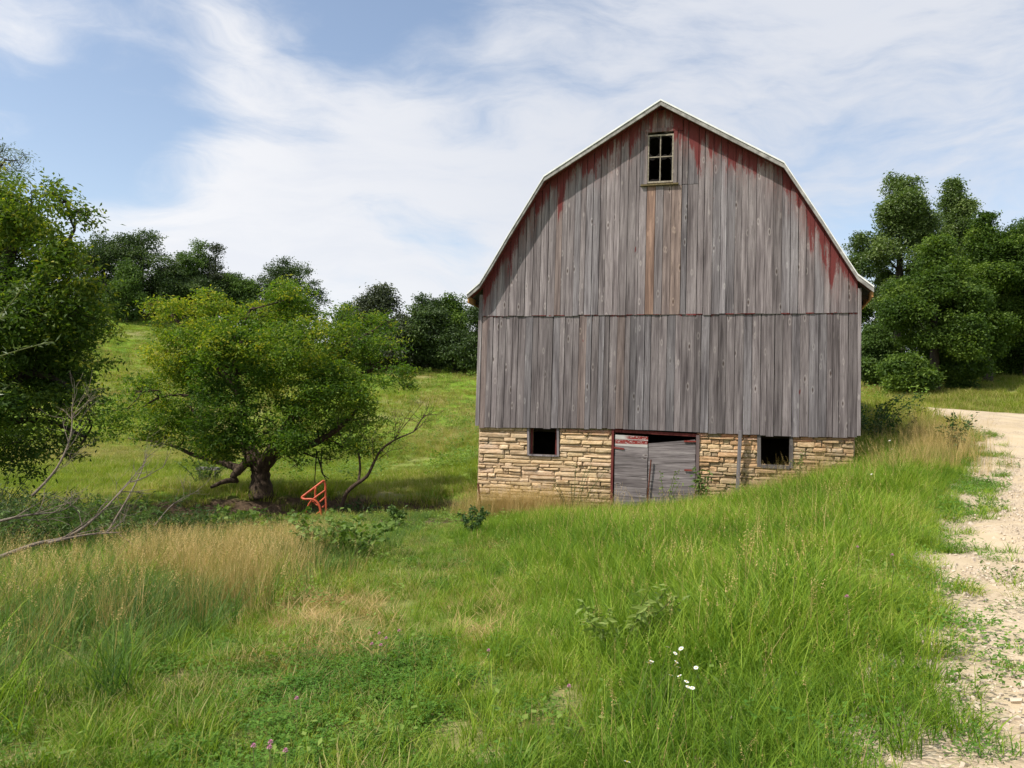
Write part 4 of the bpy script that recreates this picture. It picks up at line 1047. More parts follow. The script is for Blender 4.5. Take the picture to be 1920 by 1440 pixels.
def tuft(name, n, h, spread, width, seed, mat, lean=(.25, .7), heads=0, head_h=1.25, head_mat=None, bias=(0, 0), seg=4, hjit=.4):
    """a clump of curved tapering blades, some with seed heads"""
    r = np.random.default_rng(seed); V_ = []; F_ = []; fm = []; tn = []
    def ribbon(p, az, hh, ln, wd, tone, mi, sg=seg, droop=1.0):
        b = len(V_)
        dx, dy = math.cos(az), math.sin(az); sa = az + math.pi / 2 + r.normal(0, .5); sx_, sy_ = math.cos(sa), math.sin(sa)
        for k in range(sg + 1):
            t = k / sg; w_ = wd * (1 - t ** 2 * .96) * (.75 + .5 * min(t * 3, 1) * (1 - t))
            o_ = ln * hh * t ** 2; z_ = hh * (t - .28 * ln * droop * t ** 3)
            c_ = (p[0] + dx * o_ + bias[0] * hh * t * t, p[1] + dy * o_ + bias[1] * hh * t * t, z_)
            V_.append((c_[0] - sx_ * w_ / 2, c_[1] - sy_ * w_ / 2, c_[2])); V_.append((c_[0] + sx_ * w_ / 2, c_[1] + sy_ * w_ / 2, c_[2])); tn.extend((tone, tone))
            last = c_
            if k < sg: i = b + 2 * k; F_.append((i, i + 1, i + 3, i + 2)); fm.append(mi)
        return last
    for i in range(n):
        rr = spread * math.sqrt(r.random()); a = r.random() * 2 * math.pi
        ribbon((rr * math.cos(a), rr * math.sin(a)), a + r.normal(0, 1.2), h * r.uniform(1 - hjit, 1.1), r.uniform(*lean), width * r.uniform(.6, 1.3), r.random(), 0)
    for i in range(heads):
        rr = spread * math.sqrt(r.random()); a = r.random() * 2 * math.pi; p = (rr * math.cos(a), rr * math.sin(a)); hh = h * head_h * r.uniform(.85, 1.15); ln = r.uniform(.08, .3); az = a + r.normal(0, 1); tone = r.random()
        b0 = len(V_); ribbon(p, az, hh, ln, width * .45, tone * .8, 1, 5, 1)
        for k in range(16):                                         # spikelets on the upper part of the stem
            t = .74 + .27 * k / 15; o_ = ln * hh * t * t; z_ = hh * (t - .28 * ln * t ** 3)
            cx_, cy_ = p[0] + math.cos(az) * o_ + bias[0] * hh * t * t, p[1] + math.sin(az) * o_ + bias[1] * hh * t * t
            d = r.normal(0, 1, 3); d[2] = d[2] * .4 - .1; d *= .024 * (1.3 - (k / 15)) / np.linalg.norm(d); e = np.cross(d, (0, 0, 1)); e = e / (np.linalg.norm(e) + 1e-6) * .0035
            b = len(V_); c_ = np.array((cx_, cy_, z_)); 
            for q in (c_, c_ + d * .5 + e, c_ + d + (0, 0, -.004), c_ + d * .5 - e): V_.append(tuple(q)); tn.append(min(1, tone * .6 + .3))
            F_.append((b, b + 1, b + 2, b + 3)); fm.append(1)
    me = mesh_np(name, V_, [np.array(F_)], [mat] + ([head_mat or G_head]), fm=fm, attrs={'tone': tn})
    return me

def leafpatch(name, n, h, spread, lsize, seed, mat, trefoil=True, narrow=.8):
    r = np.random.default_rng(seed); P = []; tn = []
    V_ = []; F_ = []
    for i in range(n):
        rr = spread * math.sqrt(r.random()); a = r.random() * 2 * math.pi; z_ = h * r.uniform(.35, 1.0)
        c_ = np.array((rr * math.cos(a), rr * math.sin(a), z_)); tone = r.random(); az0 = r.random() * 6.28
        for k in range(3 if trefoil else 1):
            az = az0 + k * 2.1 + r.normal(0, .2); el = r.normal(.1, .35); L_ = lsize * r.uniform(.7, 1.2)
            d = np.array((math.cos(az) * math.cos(el), math.sin(az) * math.cos(el), math.sin(el))); s_ = np.array((-math.sin(az), math.cos(az), r.normal(0, .25)))
            b = len(V_)
            for q in (c_, c_ + d * L_ * .55 + s_ * L_ * .5 * narrow, c_ + d * L_, c_ + d * L_ * .55 - s_ * L_ * .5 * narrow): V_.append(tuple(q)); tn.append(tone)
            F_.append((b, b + 1, b + 2, b + 3))
    return mesh_np(name, V_, [np.array(F_)], [mat], attrs={'tone': tn})

def scatter(name, pts, rot, scl, idx, meshes, label, cat):
    me = mesh_np.__globals__['bpy'].data.meshes.new(name)
    n = len(pts); me.vertices.add(n); me.vertices.foreach_set('co', np.asarray(pts, np.float32).ravel())
    a = me.attributes.new('rot', 'FLOAT_VECTOR', 'POINT'); a.data.foreach_set('vector', np.asarray(rot, np.float32).ravel())
    a = me.attributes.new('scl', 'FLOAT_VECTOR', 'POINT'); a.data.foreach_set('vector', np.asarray(scl, np.float32).ravel())
    a = me.attributes.new('idx', 'INT', 'POINT'); a.data.foreach_set('value', np.asarray(idx, np.int32))
    o = obj(name, me, label=label, cat=cat, kind='stuff')
    ng = bpy.data.node_groups.new(name, 'GeometryNodeTree')
    ng.interface.new_socket('Geometry', in_out='INPUT', socket_type='NodeSocketGeometry'); ng.interface.new_socket('Geometry', in_out='OUTPUT', socket_type='NodeSocketGeometry')
    N = ng.nodes; gi = N.new('NodeGroupInput'); go = N.new('NodeGroupOutput'); ip = N.new('GeometryNodeInstanceOnPoints'); g2i = N.new('GeometryNodeGeometryToInstance')
    srcs = []
    for k, m_ in enumerate(meshes):
        so = bpy.data.objects.new(m_.name, m_); oi = N.new('GeometryNodeObjectInfo'); oi.inputs['Object'].default_value = so; srcs.append(oi)
    for oi in reversed(srcs): ng.links.new(oi.outputs['Geometry'], g2i.inputs[0])
    def attr(nm, ty):
        a_ = N.new('GeometryNodeInputNamedAttribute'); a_.data_type = ty; a_.inputs['Name'].default_value = nm; return a_.outputs['Attribute']
    ng.links.new(gi.outputs[0], ip.inputs['Points']); ng.links.new(g2i.outputs[0], ip.inputs['Instance']); ip.inputs['Pick Instance'].default_value = True
    ng.links.new(attr('idx', 'INT'), ip.inputs['Instance Index']); ng.links.new(attr('rot', 'FLOAT_VECTOR'), ip.inputs['Rotation']); ng.links.new(attr('scl', 'FLOAT_VECTOR'), ip.inputs['Scale'])
    ng.links.new(ip.outputs[0], go.inputs[0])
    mo = o.modifiers.new('scatter', 'NODES'); mo.node_group = ng
    return o

def inside_view(x, y, m=.12):
    """keep plants in the part of the land the photograph (or a step aside) could see"""
    return (np.abs(x) < y * (.62 + m) + 2.5) & (y > 2.4)
_bc, _bs = math.cos(-YAW), math.sin(-YAW)
def in_barn(x, y, m=.05):
    dx, dy = x - 3.724, y - 21.317
    u = dx * math.cos(YAW) - dy * math.sin(YAW); v = dx * math.sin(YAW) + dy * math.cos(YAW)
    return (np.abs(u) < 4.85 + m) & (v > -.05 - m) & (v < BL + m)
def lane_left(y): return -2.95 + .08 * (y - 5)
def lane_right(y): return .35 - .05 * (y - 4)
def place(name, n, box, keep, hfun, meshes, label, cat, seed, tilt=.12, wfun=None):
    r = np.random.default_rng(seed)
    x = r.uniform(box[0], box[1], n); y = r.uniform(box[2], box[3], n)
    k = inside_view(x, y) & ~in_barn(x, y); x, y = x[k], y[k]
    d, _, sd_ = seg_dist(x, y, ROAD_S); dc, _, _ = seg_dist(x, y, CREEK_S)
    pr = keep(x, y, d, sd_, dc)
    k = r.random(len(x)) < pr; x, y, d = x[k], y[k], d[k]
    z = H(x, y) - .02; hs = hfun(x, y, d, r)
    wsc = hs if wfun is None else wfun(x, y, d, r)
    rot = np.c_[r.normal(0, tilt, len(x)), r.normal(0, tilt, len(x)), r.uniform(0, 6.28, len(x))]
    print(name, len(x))
    return scatter(name, np.c_[x, y, z], rot, np.c_[wsc, wsc, hs], r.integers(0, len(meshes), len(x)), meshes, label, cat)

lush = [tuft('lush_tuft', 40, .60, .19, .0105, 20 + i, G_lush, (.25, .95), heads=1 if i % 2 == 0 else 0, bias=(.12, .05), hjit=.5) for i in range(8)]
lane = [tuft('lane_tuft', 46, .21, .15, .0080, 40 + i, G_lane, (.35, 1.0)) for i in range(6)]
blue = [tuft('reed_tuft', 40, .75, .18, .010, 60 + i, G_blue, (.25, .8), heads=1 if i < 2 else 0, head_h=1.15) for i in range(5)]
tan = [tuft('dry_tuft', 34, .70, .18, .0045, 80 + i, G_tan, (.1, .5), heads=6, head_h=1.15) for i in range(5)]
mead = [tuft('meadow_tuft', 60, .34, .32, .014, 100 + i, G_mead, (.3, .8), seg=3) for i in range(5)]
hill = [tuft('hill_tuft', 60, .40, .75, .040, 120 + i, G_mead, (.3, .8), seg=2) for i in range(4)]
clov = [leafpatch('clover_patch', 80, .13, .18, .019, 140 + i, G_clov) for i in range(4)]
broad = [leafpatch('weed_patch', 26, .2, .17, .042, 160 + i, G_broad, False, .6) for i in range(4)]
tiny = [tuft('verge_tuft', 34, .12, .10, .006, 180 + i, G_lush, (.5, 1.3)) for i in range(4)]

def k_left(x, y, d, s_, dc):
    return 1 / (1 + np.exp((x - lane_left(y) + .1) / .18)) * (dc > 1.3) * (y < 29) * np.clip(1.2 - y / 40, .4, 1)
def tanw(x, y):
    v = np.exp(-(((x + 3.7 + (y - 11) * .22) / 1.45) ** 2)) * np.clip((y - 6.5) / 3.5, 0, 1) * np.clip((21.5 - y) / 3, 0, 1)
    return np.clip(v * (.95 + (vnoise(x, y, 1.2, 6) - .5) * 1.3) + (vnoise(x, y, .5, 7) - .5) * .35, 0, .9)
NRW = lambda d, sd_: ((d > 4.55) | (sd_ < 0) & (d > 3.9))
def k_bank(x, y, d, s_, dc):
    b = 1 / (1 + np.exp(-(x - lane_right(y)) / .35))
    edge = np.clip((d - 3.8 + .22 * np.clip((9 - y) / 4, 0, 1) - .5 * (vnoise(x, y, 1.3) - .5)) / .2, 0, 1)
    return np.where((y < 24) & (s_ > 0), b * edge * np.clip(1.15 - y / 40, .4, 1), 0)
def h_bank(x, y, d, r):
    near = np.clip((x - lane_right(y)) / 1.6, 0, 1)
    lo = np.clip((y - 16) / 5, 0, 1)
    return (.52 + .48 * near) * (1 - .25 * lo) * np.clip(.55 + (d - 4.0) * .55, .55, 1) * r.uniform(.72, 1.15, len(x)) * (.85 + .35 * vnoise(x, y, .8, 4))
place('bank_grass', 15000, (-1.5, 11.5, 2.6, 24), k_bank, h_bank, lush, 'tall lush green grass covering the bank below the gravel road', 'grass', 301)
def k_lane(x, y, d, s_, dc):
    a = 1 / (1 + np.exp(-(x - lane_left(y) + .2) / .25)); b = 1 / (1 + np.exp((x - lane_right(y) - .5) / .4))
    return np.where(y < 27, a * b * (BARE(x, y) < .33), 0)
place('lane_grass', 13000, (-5, 1.8, 2.5, 27), k_lane, lambda x, y, d, r: r.uniform(.5, 1.1, len(x)) * (.5 + .75 * vnoise(x, y, .9, 2)) * np.clip(1 - (y - 15) * .06, .55, 1), lane, 'short trampled grass of the lane down to the barn', 'grass', 302, .2)
place('trampled_grass', 5500, (-4, 1.5, 5, 17), lambda x, y, d, s_, dc: np.clip(np.exp(-(((x + 2.0 + .22 * (8.8 - y) * -1) / .5) ** 2 + ((y - 8.8) / 1.8) ** 2)) + .8 * np.exp(-(((x + .45) / .3) ** 2 + ((y - 13.2) / 1.7) ** 2)) + .5 * np.exp(-(((x + .1) / .3) ** 2 + ((y - 8.5) / 1.8) ** 2)), 0, 1), lambda x, y, d, r: r.uniform(.7, 1.2, len(x)), [tuft('trampled_tuft', 40, .16, .15, .006, 240 + i, G_tan, (.8, 1.8)) for i in range(3)], 'dry trampled wheel tracks in the lane grass', 'dry grass', 317, .3)
place('lush_clumps', 2600, (-11, -2, 4, 22), lambda x, y, d, s_, dc: k_left(x, y, d, s_, dc) * (vnoise(x, y, .9, 33) > .5), lambda x, y, d, r: r.uniform(.6, 1.1, len(x)) * np.clip(1.4 - (y - 7) * .08, .45, .98), lush, 'green grass growing up through the dry grass', 'grass', 318)
cl_zone = lambda x, y: np.clip((1.1 * np.exp(-(((x + .9) / .75) ** 2 + ((y - 5.2) / 1.5) ** 2)) + .45 * (vnoise(x, y, 1.3, 8) > .68)) * (.35 + .9 * vnoise(x, y, 3.1, 11)), 0, 1)
place('clover', 8000, (-4.5, 1.5, 2.5, 16), lambda x, y, d, s_, dc: k_lane(x, y, d, s_, dc) * cl_zone(x, y), lambda x, y, d, r: r.uniform(.55, 1.05, len(x)), clov, 'patches of dark green clover in the lane', 'clover', 303, .15)
place('reed_grass', 15000, (-22, -1, 2.6, 29), lambda x, y, d, s_, dc: k_left(x, y, d, s_, dc) * (1 - .85 * tanw(x, y)), lambda x, y, d, r: r.uniform(.55, 1.0, len(x)) * (.75 + .45 * vnoise(x, y, .6, 3)) * np.clip(1.3 - (y - 7) * .07, .45, .88), blue, 'blue-green reed grass at the lower left', 'grass', 304)
place('dry_grass', 7000, (-12, -2, 5, 23), lambda x, y, d, s_, dc: k_left(x, y, d, s_, dc) * tanw(x, y), lambda x, y, d, r: r.uniform(.6, 1.1, len(x)) * np.clip(1.4 - (y - 7) * .08, .45, .98), tan, 'mound of dry straw-coloured grass left of the lane', 'dry grass', 305)
place('dry_grass', 1500, (-1.5, 3.0, 19.8, 23), lambda x, y, d, s_, dc: np.exp(-((x - .4) / 1.3) ** 2) * np.exp(-(((y - 21.5) + .28 * (x - .4)) / .55) ** 2), lambda x, y, d, r: r.uniform(.8, 1.2, len(x)), tan, 'airy dry grass against the foot of the stone wall', 'dry grass', 315)
place('dry_grass', 950, (5.2, 12.5, 17, 28), lambda x, y, d, s_, dc: np.exp(-((d - 4.7) / .8) ** 2) * (s_ > 0) + np.exp(-(((x - 6.9) / .8) ** 2 + ((y - 19.6) / .5) ** 2)), lambda x, y, d, r: r.uniform(.9, 1.3, len(x)), tan, 'dry seed heads along the top of the bank', 'dry grass', 316)
def k_mead(x, y, d, s_, dc):
    base = ((y > 23) & (dc > 1.6) & ((d > 3.9) | (y > 44))) * (1 - .93 * (np.exp(-(((x + 6.0) / 2.6) ** 2 + ((y - 28.6) / 1.3) ** 2)) > .45)) * (BARE(x, y) < .33)
    return base * np.where(y < 26, np.clip((y - 23) / 3, 0, 1) * .8 + .2, 1.0)
place('meadow_grass', 26000, (-48, 30, 22.5, 64), k_mead, lambda x, y, d, r: r.uniform(.6, 1.2, len(x)) * (.7 + .7 * vnoise(x, y, .25, 3)), mead, 'green meadow grass beyond the creek and the road', 'grass', 306)
place('hill_grass', 26000, (-100, 45, 62, 150), lambda x, y, d, s_, dc: np.ones(len(x)) * .9, lambda x, y, d, r: r.uniform(.5, 1.1, len(x)) * (.6 + .8 * vnoise(x, y, .12, 3)), hill, 'sunlit pasture grass on the hillside', 'grass', 307)
def k_weed(x, y, d, s_, dc): return np.where((d > 4.05) & (dc > 1.4), .35 + .65 * (vnoise(x, y, .8, 12) > .55), 0) * np.clip((vnoise(x, y, .3, 14) - .3) * 2, .1, 1) * (BARE(x, y) < .3)
place('broadleaf_weeds', 7500, (-14, 9, 2.8, 26), k_weed, lambda x, y, d, r: r.uniform(.7, 1.5, len(x)), broad, 'broad-leaved weeds mixed through the grass', 'weeds', 308, .2)
place('verge_grass', 15000, (0, 14, 2.4, 30), lambda x, y, d, s_, dc: ((d > 3.05) & (d < 4.4) & (s_ > 0)) * (.5 * vnoise(x, y, 1.2, 21) + .5 * vnoise(x, y, 3.3, 23) > .34 + .30 * np.clip((3.95 - d), 0, 1.2)), lambda x, y, d, r: r.uniform(.6, 1.6, len(x)), tiny + clov[:1], 'sparse small grass tufts on the bare sandy verge', 'grass', 309, .2)

place('hill_weeds', 5200, (-90, 30, 34, 125), lambda x, y, d, s_, dc: (vnoise(x, y, .16, 41) > .45) * .8, lambda x, y, d, r: r.uniform(.8, 1.9, len(x)) * .8, [leafpatch('hill_weed', 60, .75, .34, .13, 260 + i, G_broad, False, .6) for i in range(4)], 'leafy weeds dotting the hillside pasture', 'weeds', 320, .15)
# loose gravel
gs = []
st_m = simple_mat('limestone_chip', (.34, .27, .20), (.66, .58, .47), 3, .9, .3)
for k in range(4):
    r = np.random.default_rng(k); V_ = np.array([(x, y, z) for x in (-1, 1) for y in (-1, 1) for z in (-.7, .7)], float) * r.uniform(.6, 1.1, (8, 3))
    gs.append(mesh_np('stone_chip', V_ * .011, [np.array([(0, 1, 3, 2), (4, 6, 7, 5), (0, 4, 5, 1), (2, 3, 7, 6), (0, 2, 6, 4), (1, 5, 7, 3)])], [st_m]))
r = np.random.default_rng(77); n = 60000
x = r.uniform(1, 14, n); y = r.uniform(2.4, 20, n); k = inside_view(x, y); x, y = x[k], y[k]
d, _, sd_ = seg_dist(x, y, ROAD_S); k = (d < 4.6) & (r.random(len(x)) < np.where(d > 2.2, .95, .4) * (.25 + .75 * (vnoise(x, y, .9, 31) > .45)) * np.clip(9 / y, .2, 1)); x, y, d = x[k], y[k], d[k]
s_ = r.lognormal(-.1, .45, len(x))
print('gravel', len(x))
scatter('loose_gravel', np.c_[x, y, H(x, y) + np.where(d < 3.15, .037, .004)], r.uniform(0, 6.28, (len(x), 3)), np.c_[s_, s_ * r.uniform(.7, 1.2, len(x)), s_ * .8], r.integers(0, 4, len(x)), gs, 'loose limestone chips on the road and its edge', 'gravel')

# ------------------------------------------------------------------ single plants
def plant(name, label, cat, px=None, py=None, xy=None, h=1.0, stems=6, leaf=.1, wid=.45, mat=M_vine, spread=.25, density=22, seed=0, group=None, stem_mat=None, up=.9, topheavy=0.0, yel=0.0):
    r = np.random.default_rng(900 + seed)
    X, Y_ = ground_px(px, py) if xy is None else xy
    b = np.array((X, Y_, Hs(X, Y_) - .03)); root = empty(name, tuple(b), label, cat, group)
    mb = MB(); LP = []; tn = []
    for s_ in range(stems):
        d = np.array((r.normal(0, 1), r.normal(0, 1), 0)); d = d / np.linalg.norm(d) * spread * r.uniform(.3, 1.6); hh = h * r.uniform(.6, 1.0)
        p0 = np.array((d[0] * .3, d[1] * .3, 0)); p1 = p0 + np.array((d[0] * .35, d[1] * .35, hh * .5)); p2 = p0 + np.array((d[0], d[1], hh * up))
        pp = smooth_path([p0, p1, p2], 4); mb.tube(pp, np.linspace(.007, .003, len(pp)) * (h + .1), 4)
        for q in range(density):
            t = 1 - (1 - topheavy * .5) * r.random() ** (1.0) * .85; i = min(int(t * (len(pp) - 1)), len(pp) - 2); f_ = t * (len(pp) - 1) - i
            LP.append(pp[i] * (1 - f_) + pp[i + 1] * f_ + r.normal(0, .03 * h, 3)); tn.append(np.clip(r.normal(.5 + yel, .2), 0, 1))
    obj('stem', mb.mesh('stem', stem_mat or M_vine_stem, True), root)
    V_, F_, t = leaf_cards(np.array(LP), leaf, leaf * wid, r, .1, np.array(tn))
    obj('foliage', mesh_np('foliage', V_, [F_], [mat], attrs={'tone': t}), root)
    return root
M_vine_stem = simple_mat('green_stem', (.05, .07, .02), (.13, .14, .05), 10)
M_dark = leaf_mat('nettle_leaf', [(0, (.022, .055, .014)), (.6, (.045, .095, .022)), (1, (.09, .15, .04))], .3)
SH = 'small bushy weeds in the lane near the barn corner'
plant('bushy_weed', 'small bushy green weed in the lane, nearer the orange gate', 'plant', 745, 990, h=.62, stems=16, leaf=.10, wid=.6, mat=M_green, spread=.16, density=34, seed=1, group=SH)
plant('bushy_weed', 'small bushy dark green weed just left of the barn corner', 'plant', 884, 1002, h=.66, stems=14, leaf=.10, wid=.55, mat=M_dark, spread=.2, density=30, seed=2, group=SH)
plant('bushy_weed', 'low dark weed at the foot of the iron stake', 'plant', xy=tuple(bloc(-4.2, -.7, 0))[:2], h=.5, stems=12, leaf=.08, mat=M_green, spread=.25, density=24, seed=3)
p = bloc(-1.95, -.75, 0)
plant('tall_weed', 'tall dark thin-leaved weed in front of the stone wall under the left basement window', 'plant', xy=(p.x, p.y), h=1.65, stems=7, leaf=.06, wid=.2, mat=M_dark, spread=.42, density=60, seed=4)
p = bloc(1.25, -.6, 0)
plant('milkweed', 'broad-leaved milkweed standing right of the sagging door', 'plant', xy=(p.x, p.y), h=1.25, stems=5, leaf=.17, wid=.42, mat=M_green, spread=.22, density=14, seed=5, topheavy=.6, yel=.15)
p = bloc(.35, -.7, 0)
plant('tall_weed', 'spindly yellow-green weed in front of the sagging door', 'plant', xy=(p.x, p.y), h=1.35, stems=4, leaf=.08, wid=.5, mat=M_vine, spread=.25, density=16, seed=6, topheavy=.5, yel=.1)
p = bloc(3.45, -.55, 0)
plant('tall_weed', 'feathery green weed in the corner of the right basement window', 'plant', xy=(p.x, p.y), h=1.05, stems=6, leaf=.08, wid=.25, mat=M_vine, spread=.15, density=34, seed=7)
plant('wild_grape_vine', 'big-leaved vine mound at the right end of the dry grass', 'vine', 632, 1050, h=.8, stems=46, leaf=.105, wid=.85, mat=M_vine, spread=.55, density=30, seed=8, yel=.05)
plant('wild_grape_vine', 'bright green vine in front of the thick tree trunk', 'vine', xy=(-8.2, 25.0), h=.95, stems=26, leaf=.15, wid=.8, mat=M_vine, spread=.7, density=22, seed=9)
plant('wild_grape_vine', 'leafy vine tangle on top of the dry grass mound', 'vine', xy=(-5.3, 19.0), h=.6, stems=30, leaf=.13, wid=.8, mat=M_vine, spread=1.2, density=18, seed=10)
plant('seedling_ash', 'yellow-green long-leaved plant in the foreground grass', 'plant', 1160, 1235, h=.62, stems=12, leaf=.10, wid=.36, mat=M_vine, spread=.24, density=18, seed=11, topheavy=.9, yel=.5)
plant('roadside_shrub', 'tall dark leafy shrub against the pale gravel road', 'shrub', xy=(10.9, 20.6), h=1.25, stems=9, leaf=.13, wid=.5, mat=M_dark, spread=.35, density=30, seed=12)
plant('roadside_shrub', 'low dark leafy shrub on the bank top nearer the barn', 'shrub', xy=(10.6, 23.5), h=1.1, stems=14, leaf=.12, wid=.5, mat=M_dark, spread=.55, density=30, seed=13)
plant('elder_bush', 'dark shaded bush tucked behind the right corner of the barn', 'shrub', xy=(11.0, 25.5), h=1.6, stems=30, leaf=.12, wid=.5, mat=M_dark, spread=1.0, density=34, seed=14)
plant('leafy_bush', 'dark leafy bush in the shade right of the bare sapling', 'shrub', xy=(-5.2, 29.0), h=1.3, stems=30, leaf=.12, wid=.5, mat=M_dark, spread=.8, density=34, seed=15)
plant('leafy_bush', 'dark leafy bush at the foot of the bare sapling', 'shrub', xy=(-6.3, 29.2), h=1.2, stems=26, leaf=.12, wid=.5, mat=M_dark, spread=.7, density=34, seed=16)
plant('leafy_bush', 'rounded bush behind the stub of the thick tree', 'shrub', xy=(-12.4, 34), h=1.6, stems=26, leaf=.12, wid=.5, mat=M_green, spread=.6, density=34, seed=17)
plant('goldenrod_clump', 'leafy green clump left of the dry grass mound', 'plant', xy=(-7.6, 14.5), h=1.25, stems=26, leaf=.12, wid=.3, mat=M_green, spread=.55, density=40, seed=18)
plant('goldenrod_clump', 'leafy clump with reddish tops behind the dry grass mound', 'plant', xy=(-8.4, 17.5), h=1.25, stems=26, leaf=.12, wid=.3, mat=M_green, spread=.8, density=40, seed=19)
for i, (x_, y_, h_, lab) in enumerate([(-9.6, 16.0, 1.5, 'willow shrub with narrow pale leaves at the far left'), (-8.7, 14.2, 1.2, 'low willow shrub just above the fallen branch'), (-11.2, 18.0, 1.9, 'willow shrub under the left-edge tree'), (-9.2, 18.6, 1.3, 'willow shrub rightmost of those by the creek'), (-10.6, 15.2, 1.4, 'willow shrub cut by the left edge')]):
    plant('willow_shrub', lab, 'shrub', xy=(x_, y_), h=h_, stems=26, leaf=.12, wid=.2, mat=M_willow, spread=.6, density=44, seed=30 + i, group='willow shrubs by the creek')
for i, (x_, y_, h_, lab) in enumerate([(-8.2, 13.4, 1.15, 'dark leafy brush clump behind the long dead branch'), (-9.6, 14.6, 1.3, 'dark leafy brush clump at the left edge behind the dead branches'), (-7.4, 15.6, 1.0, 'dark leafy brush clump between the dead branches and the dry grass'), (-10.8, 17.2, 1.4, 'dark brush clump below the left-edge tree'), (-8.9, 16.6, 1.2, 'dark brush clump nearest the upright dead branch'), (-6.9, 17.6, .9, 'low dark brush clump at the creek side of the dry grass')]):
    plant('brush_clump', lab, 'shrub', xy=(x_, y_), h=h_, stems=34, leaf=.10, wid=.32, mat=M_dark if i % 2 else M_green, spread=.75, density=46, seed=50 + i, group='dark brush at the left')
# willow sprig reaching in from the left edge
sp_ = np.array(px3(-60, 680, 8.0)); base = np.array((sp_[0] - .6, 8.2, Hs(sp_[0] - .6, 8.2)))
root = empty('willow_whip', tuple(base), 'willow shoot with pale silvery leaves reaching in from the left edge', 'shrub')
mb = MB(); LP = []; r = np.random.default_rng(3)
for pl in ([px3(-130, 800, 8.1), px3(-40, 640, 8.0), px3(20, 570, 7.9), px3(48, 530, 7.85)], [px3(-60, 690, 8), px3(0, 668, 7.9), px3(60, 650, 7.8), px3(100, 640, 7.8)], [px3(-60, 690, 8), px3(-20, 620, 7.9), px3(10, 590, 7.9)], [px3(-60, 780, 8), px3(-10, 745, 8), px3(20, 720, 8)]):
    pl = [np.array(q) - base for q in pl]
    pp = smooth_path(pl, 5); mb.tube(pp, np.linspace(.012, .003, len(pp)), 4)
    for q in range(34): i = r.integers(1, len(pp) - 1); LP.append(pp[i] + (pp[i + 1] - pp[i]) * r.random() + r.normal(0, .012, 3))
mb.tube([np.zeros(3), np.array(px3(-130, 800, 8.1)) - base], [.03, .012], 5)
obj('stem', mb.mesh('stem', M_vine_stem, True), root)
V_, F_, t = leaf_cards(np.array(LP), .085, .016, r, -.2, np.clip(r.normal(.75, .2, len(LP)), 0, 1))
obj('foliage', mesh_np('foliage', V_, [F_], [M_willow], attrs={'tone': t}), root)

# fallen dead branches, left
def dead_branch(label, pts, r0, seed, twigs=10, tl=.6):
    r = np.random.default_rng(seed); b = np.array(pts[0]); mb = MB(); P = [np.array(p) - b for p in pts]
    pp = smooth_path(P, 5); mb.tube(pp, np.linspace(r0, r0 * .3, len(pp)), 6)
    for k in range(twigs):
        i = r.integers(2, len(pp)); d = (P[-1] - P[0]) / np.linalg.norm(P[-1] - P[0]) + r.normal(0, .5, 3); d[2] += .3; d /= np.linalg.norm(d)
        branching(mb, pp[i], d, tl * r.uniform(.5, 1.2), r0 * .3, 1, r)
    o = obj('fallen_branch', mb.mesh('fallen_branch', M_dead, True), label=label, cat='branch', group='dead branches at the left'); o.location = b
dead_branch('long bleached dead branch lying over the weeds at the left edge', [px3(-40, 1060, 11.5), px3(60, 1022, 11.7), px3(130, 1005, 12), px3(190, 960, 12.4), px3(240, 905, 13)], .035, 1, 8)
dead_branch('lower pale dead branch parallel to the long one', [px3(90, 1018, 11.7), px3(160, 1003, 11.9), px3(228, 998, 12.1)], .024, 2, 4, .4)
dead_branch('dead branch sticking up beneath the left-edge tree', [px3(60, 930, 15), px3(105, 880, 15.2), px3(132, 820, 15.4), px3(135, 770, 15.6)], .028, 3, 12)
dead_branch('thin grey dead branch arching over the meadow edge', [px3(200, 1000, 14), px3(236, 940, 14.4), px3(262, 890, 14.8), px3(276, 850, 15)], .018, 4, 7, .5)
dead_branch('thin dead branch lying in front of the creek', [px3(290, 985, 16), px3(325, 945, 16.5), px3(372, 920, 17)], .016, 5, 6, .5)
dead_branch('dark dead branch low at the far left edge', [px3(-30, 985, 12.5), px3(40, 968, 12.8), px3(110, 960, 13.2)], .028, 6, 9, .5)

# orange-red bent gate
Yg = 26.0
gm_, T, out = material('orange_enamel')
bsdf(T, out, T.ramp(T.noise(T.new('ShaderNodeTexCoord').outputs['Object'], 14, 5, .7), [(.25, (.16, .035, .018)), (.5, (.50, .085, .035)), (.8, (.58, .13, .06))]), .5, spec=.4)
gb = np.array(px3(592, 962, Yg)); gb[2] = Hs(gb[0], gb[1])
root = empty('pipe_gate', tuple(gb), 'bent orange-red pipe gate sticking up out of the dry grass', 'gate')
def gt(lst, r0, nm, dy=0):
    mb = MB(); mb.tube(smooth_path([np.array(px3(a, b_, Yg + c_)) - gb for a, b_, c_ in lst], 4), r0, 7)
    obj(nm, mb.mesh(nm, gm_, True), root)
gt([(607, 901, 0), (590, 914, -.05), (570, 929, -.1), (566, 933, -.1), (572, 936, -.15), (584, 936, -.2), (594, 941, -.2), (600, 952, -.2), (604, 975, -.2)], .036, 'frame')
gt([(607, 901, 0), (610, 910, .02), (610, 930, 0), (611, 950, -.05), (611, 985, -.1)], .036, 'frame')
gt([(592, 914, -.1), (591, 926, -.08), (592, 937, -.1)], .03, 'brace')
gt([(610, 919, 0), (596, 929, -.1), (588, 935, -.15)], .028, 'rail'); gt([(610, 932, 0), (600, 941, -.15)], .028, 'rail'); gt([(611, 945, 0), (604, 952, -.15)], .028, 'rail')
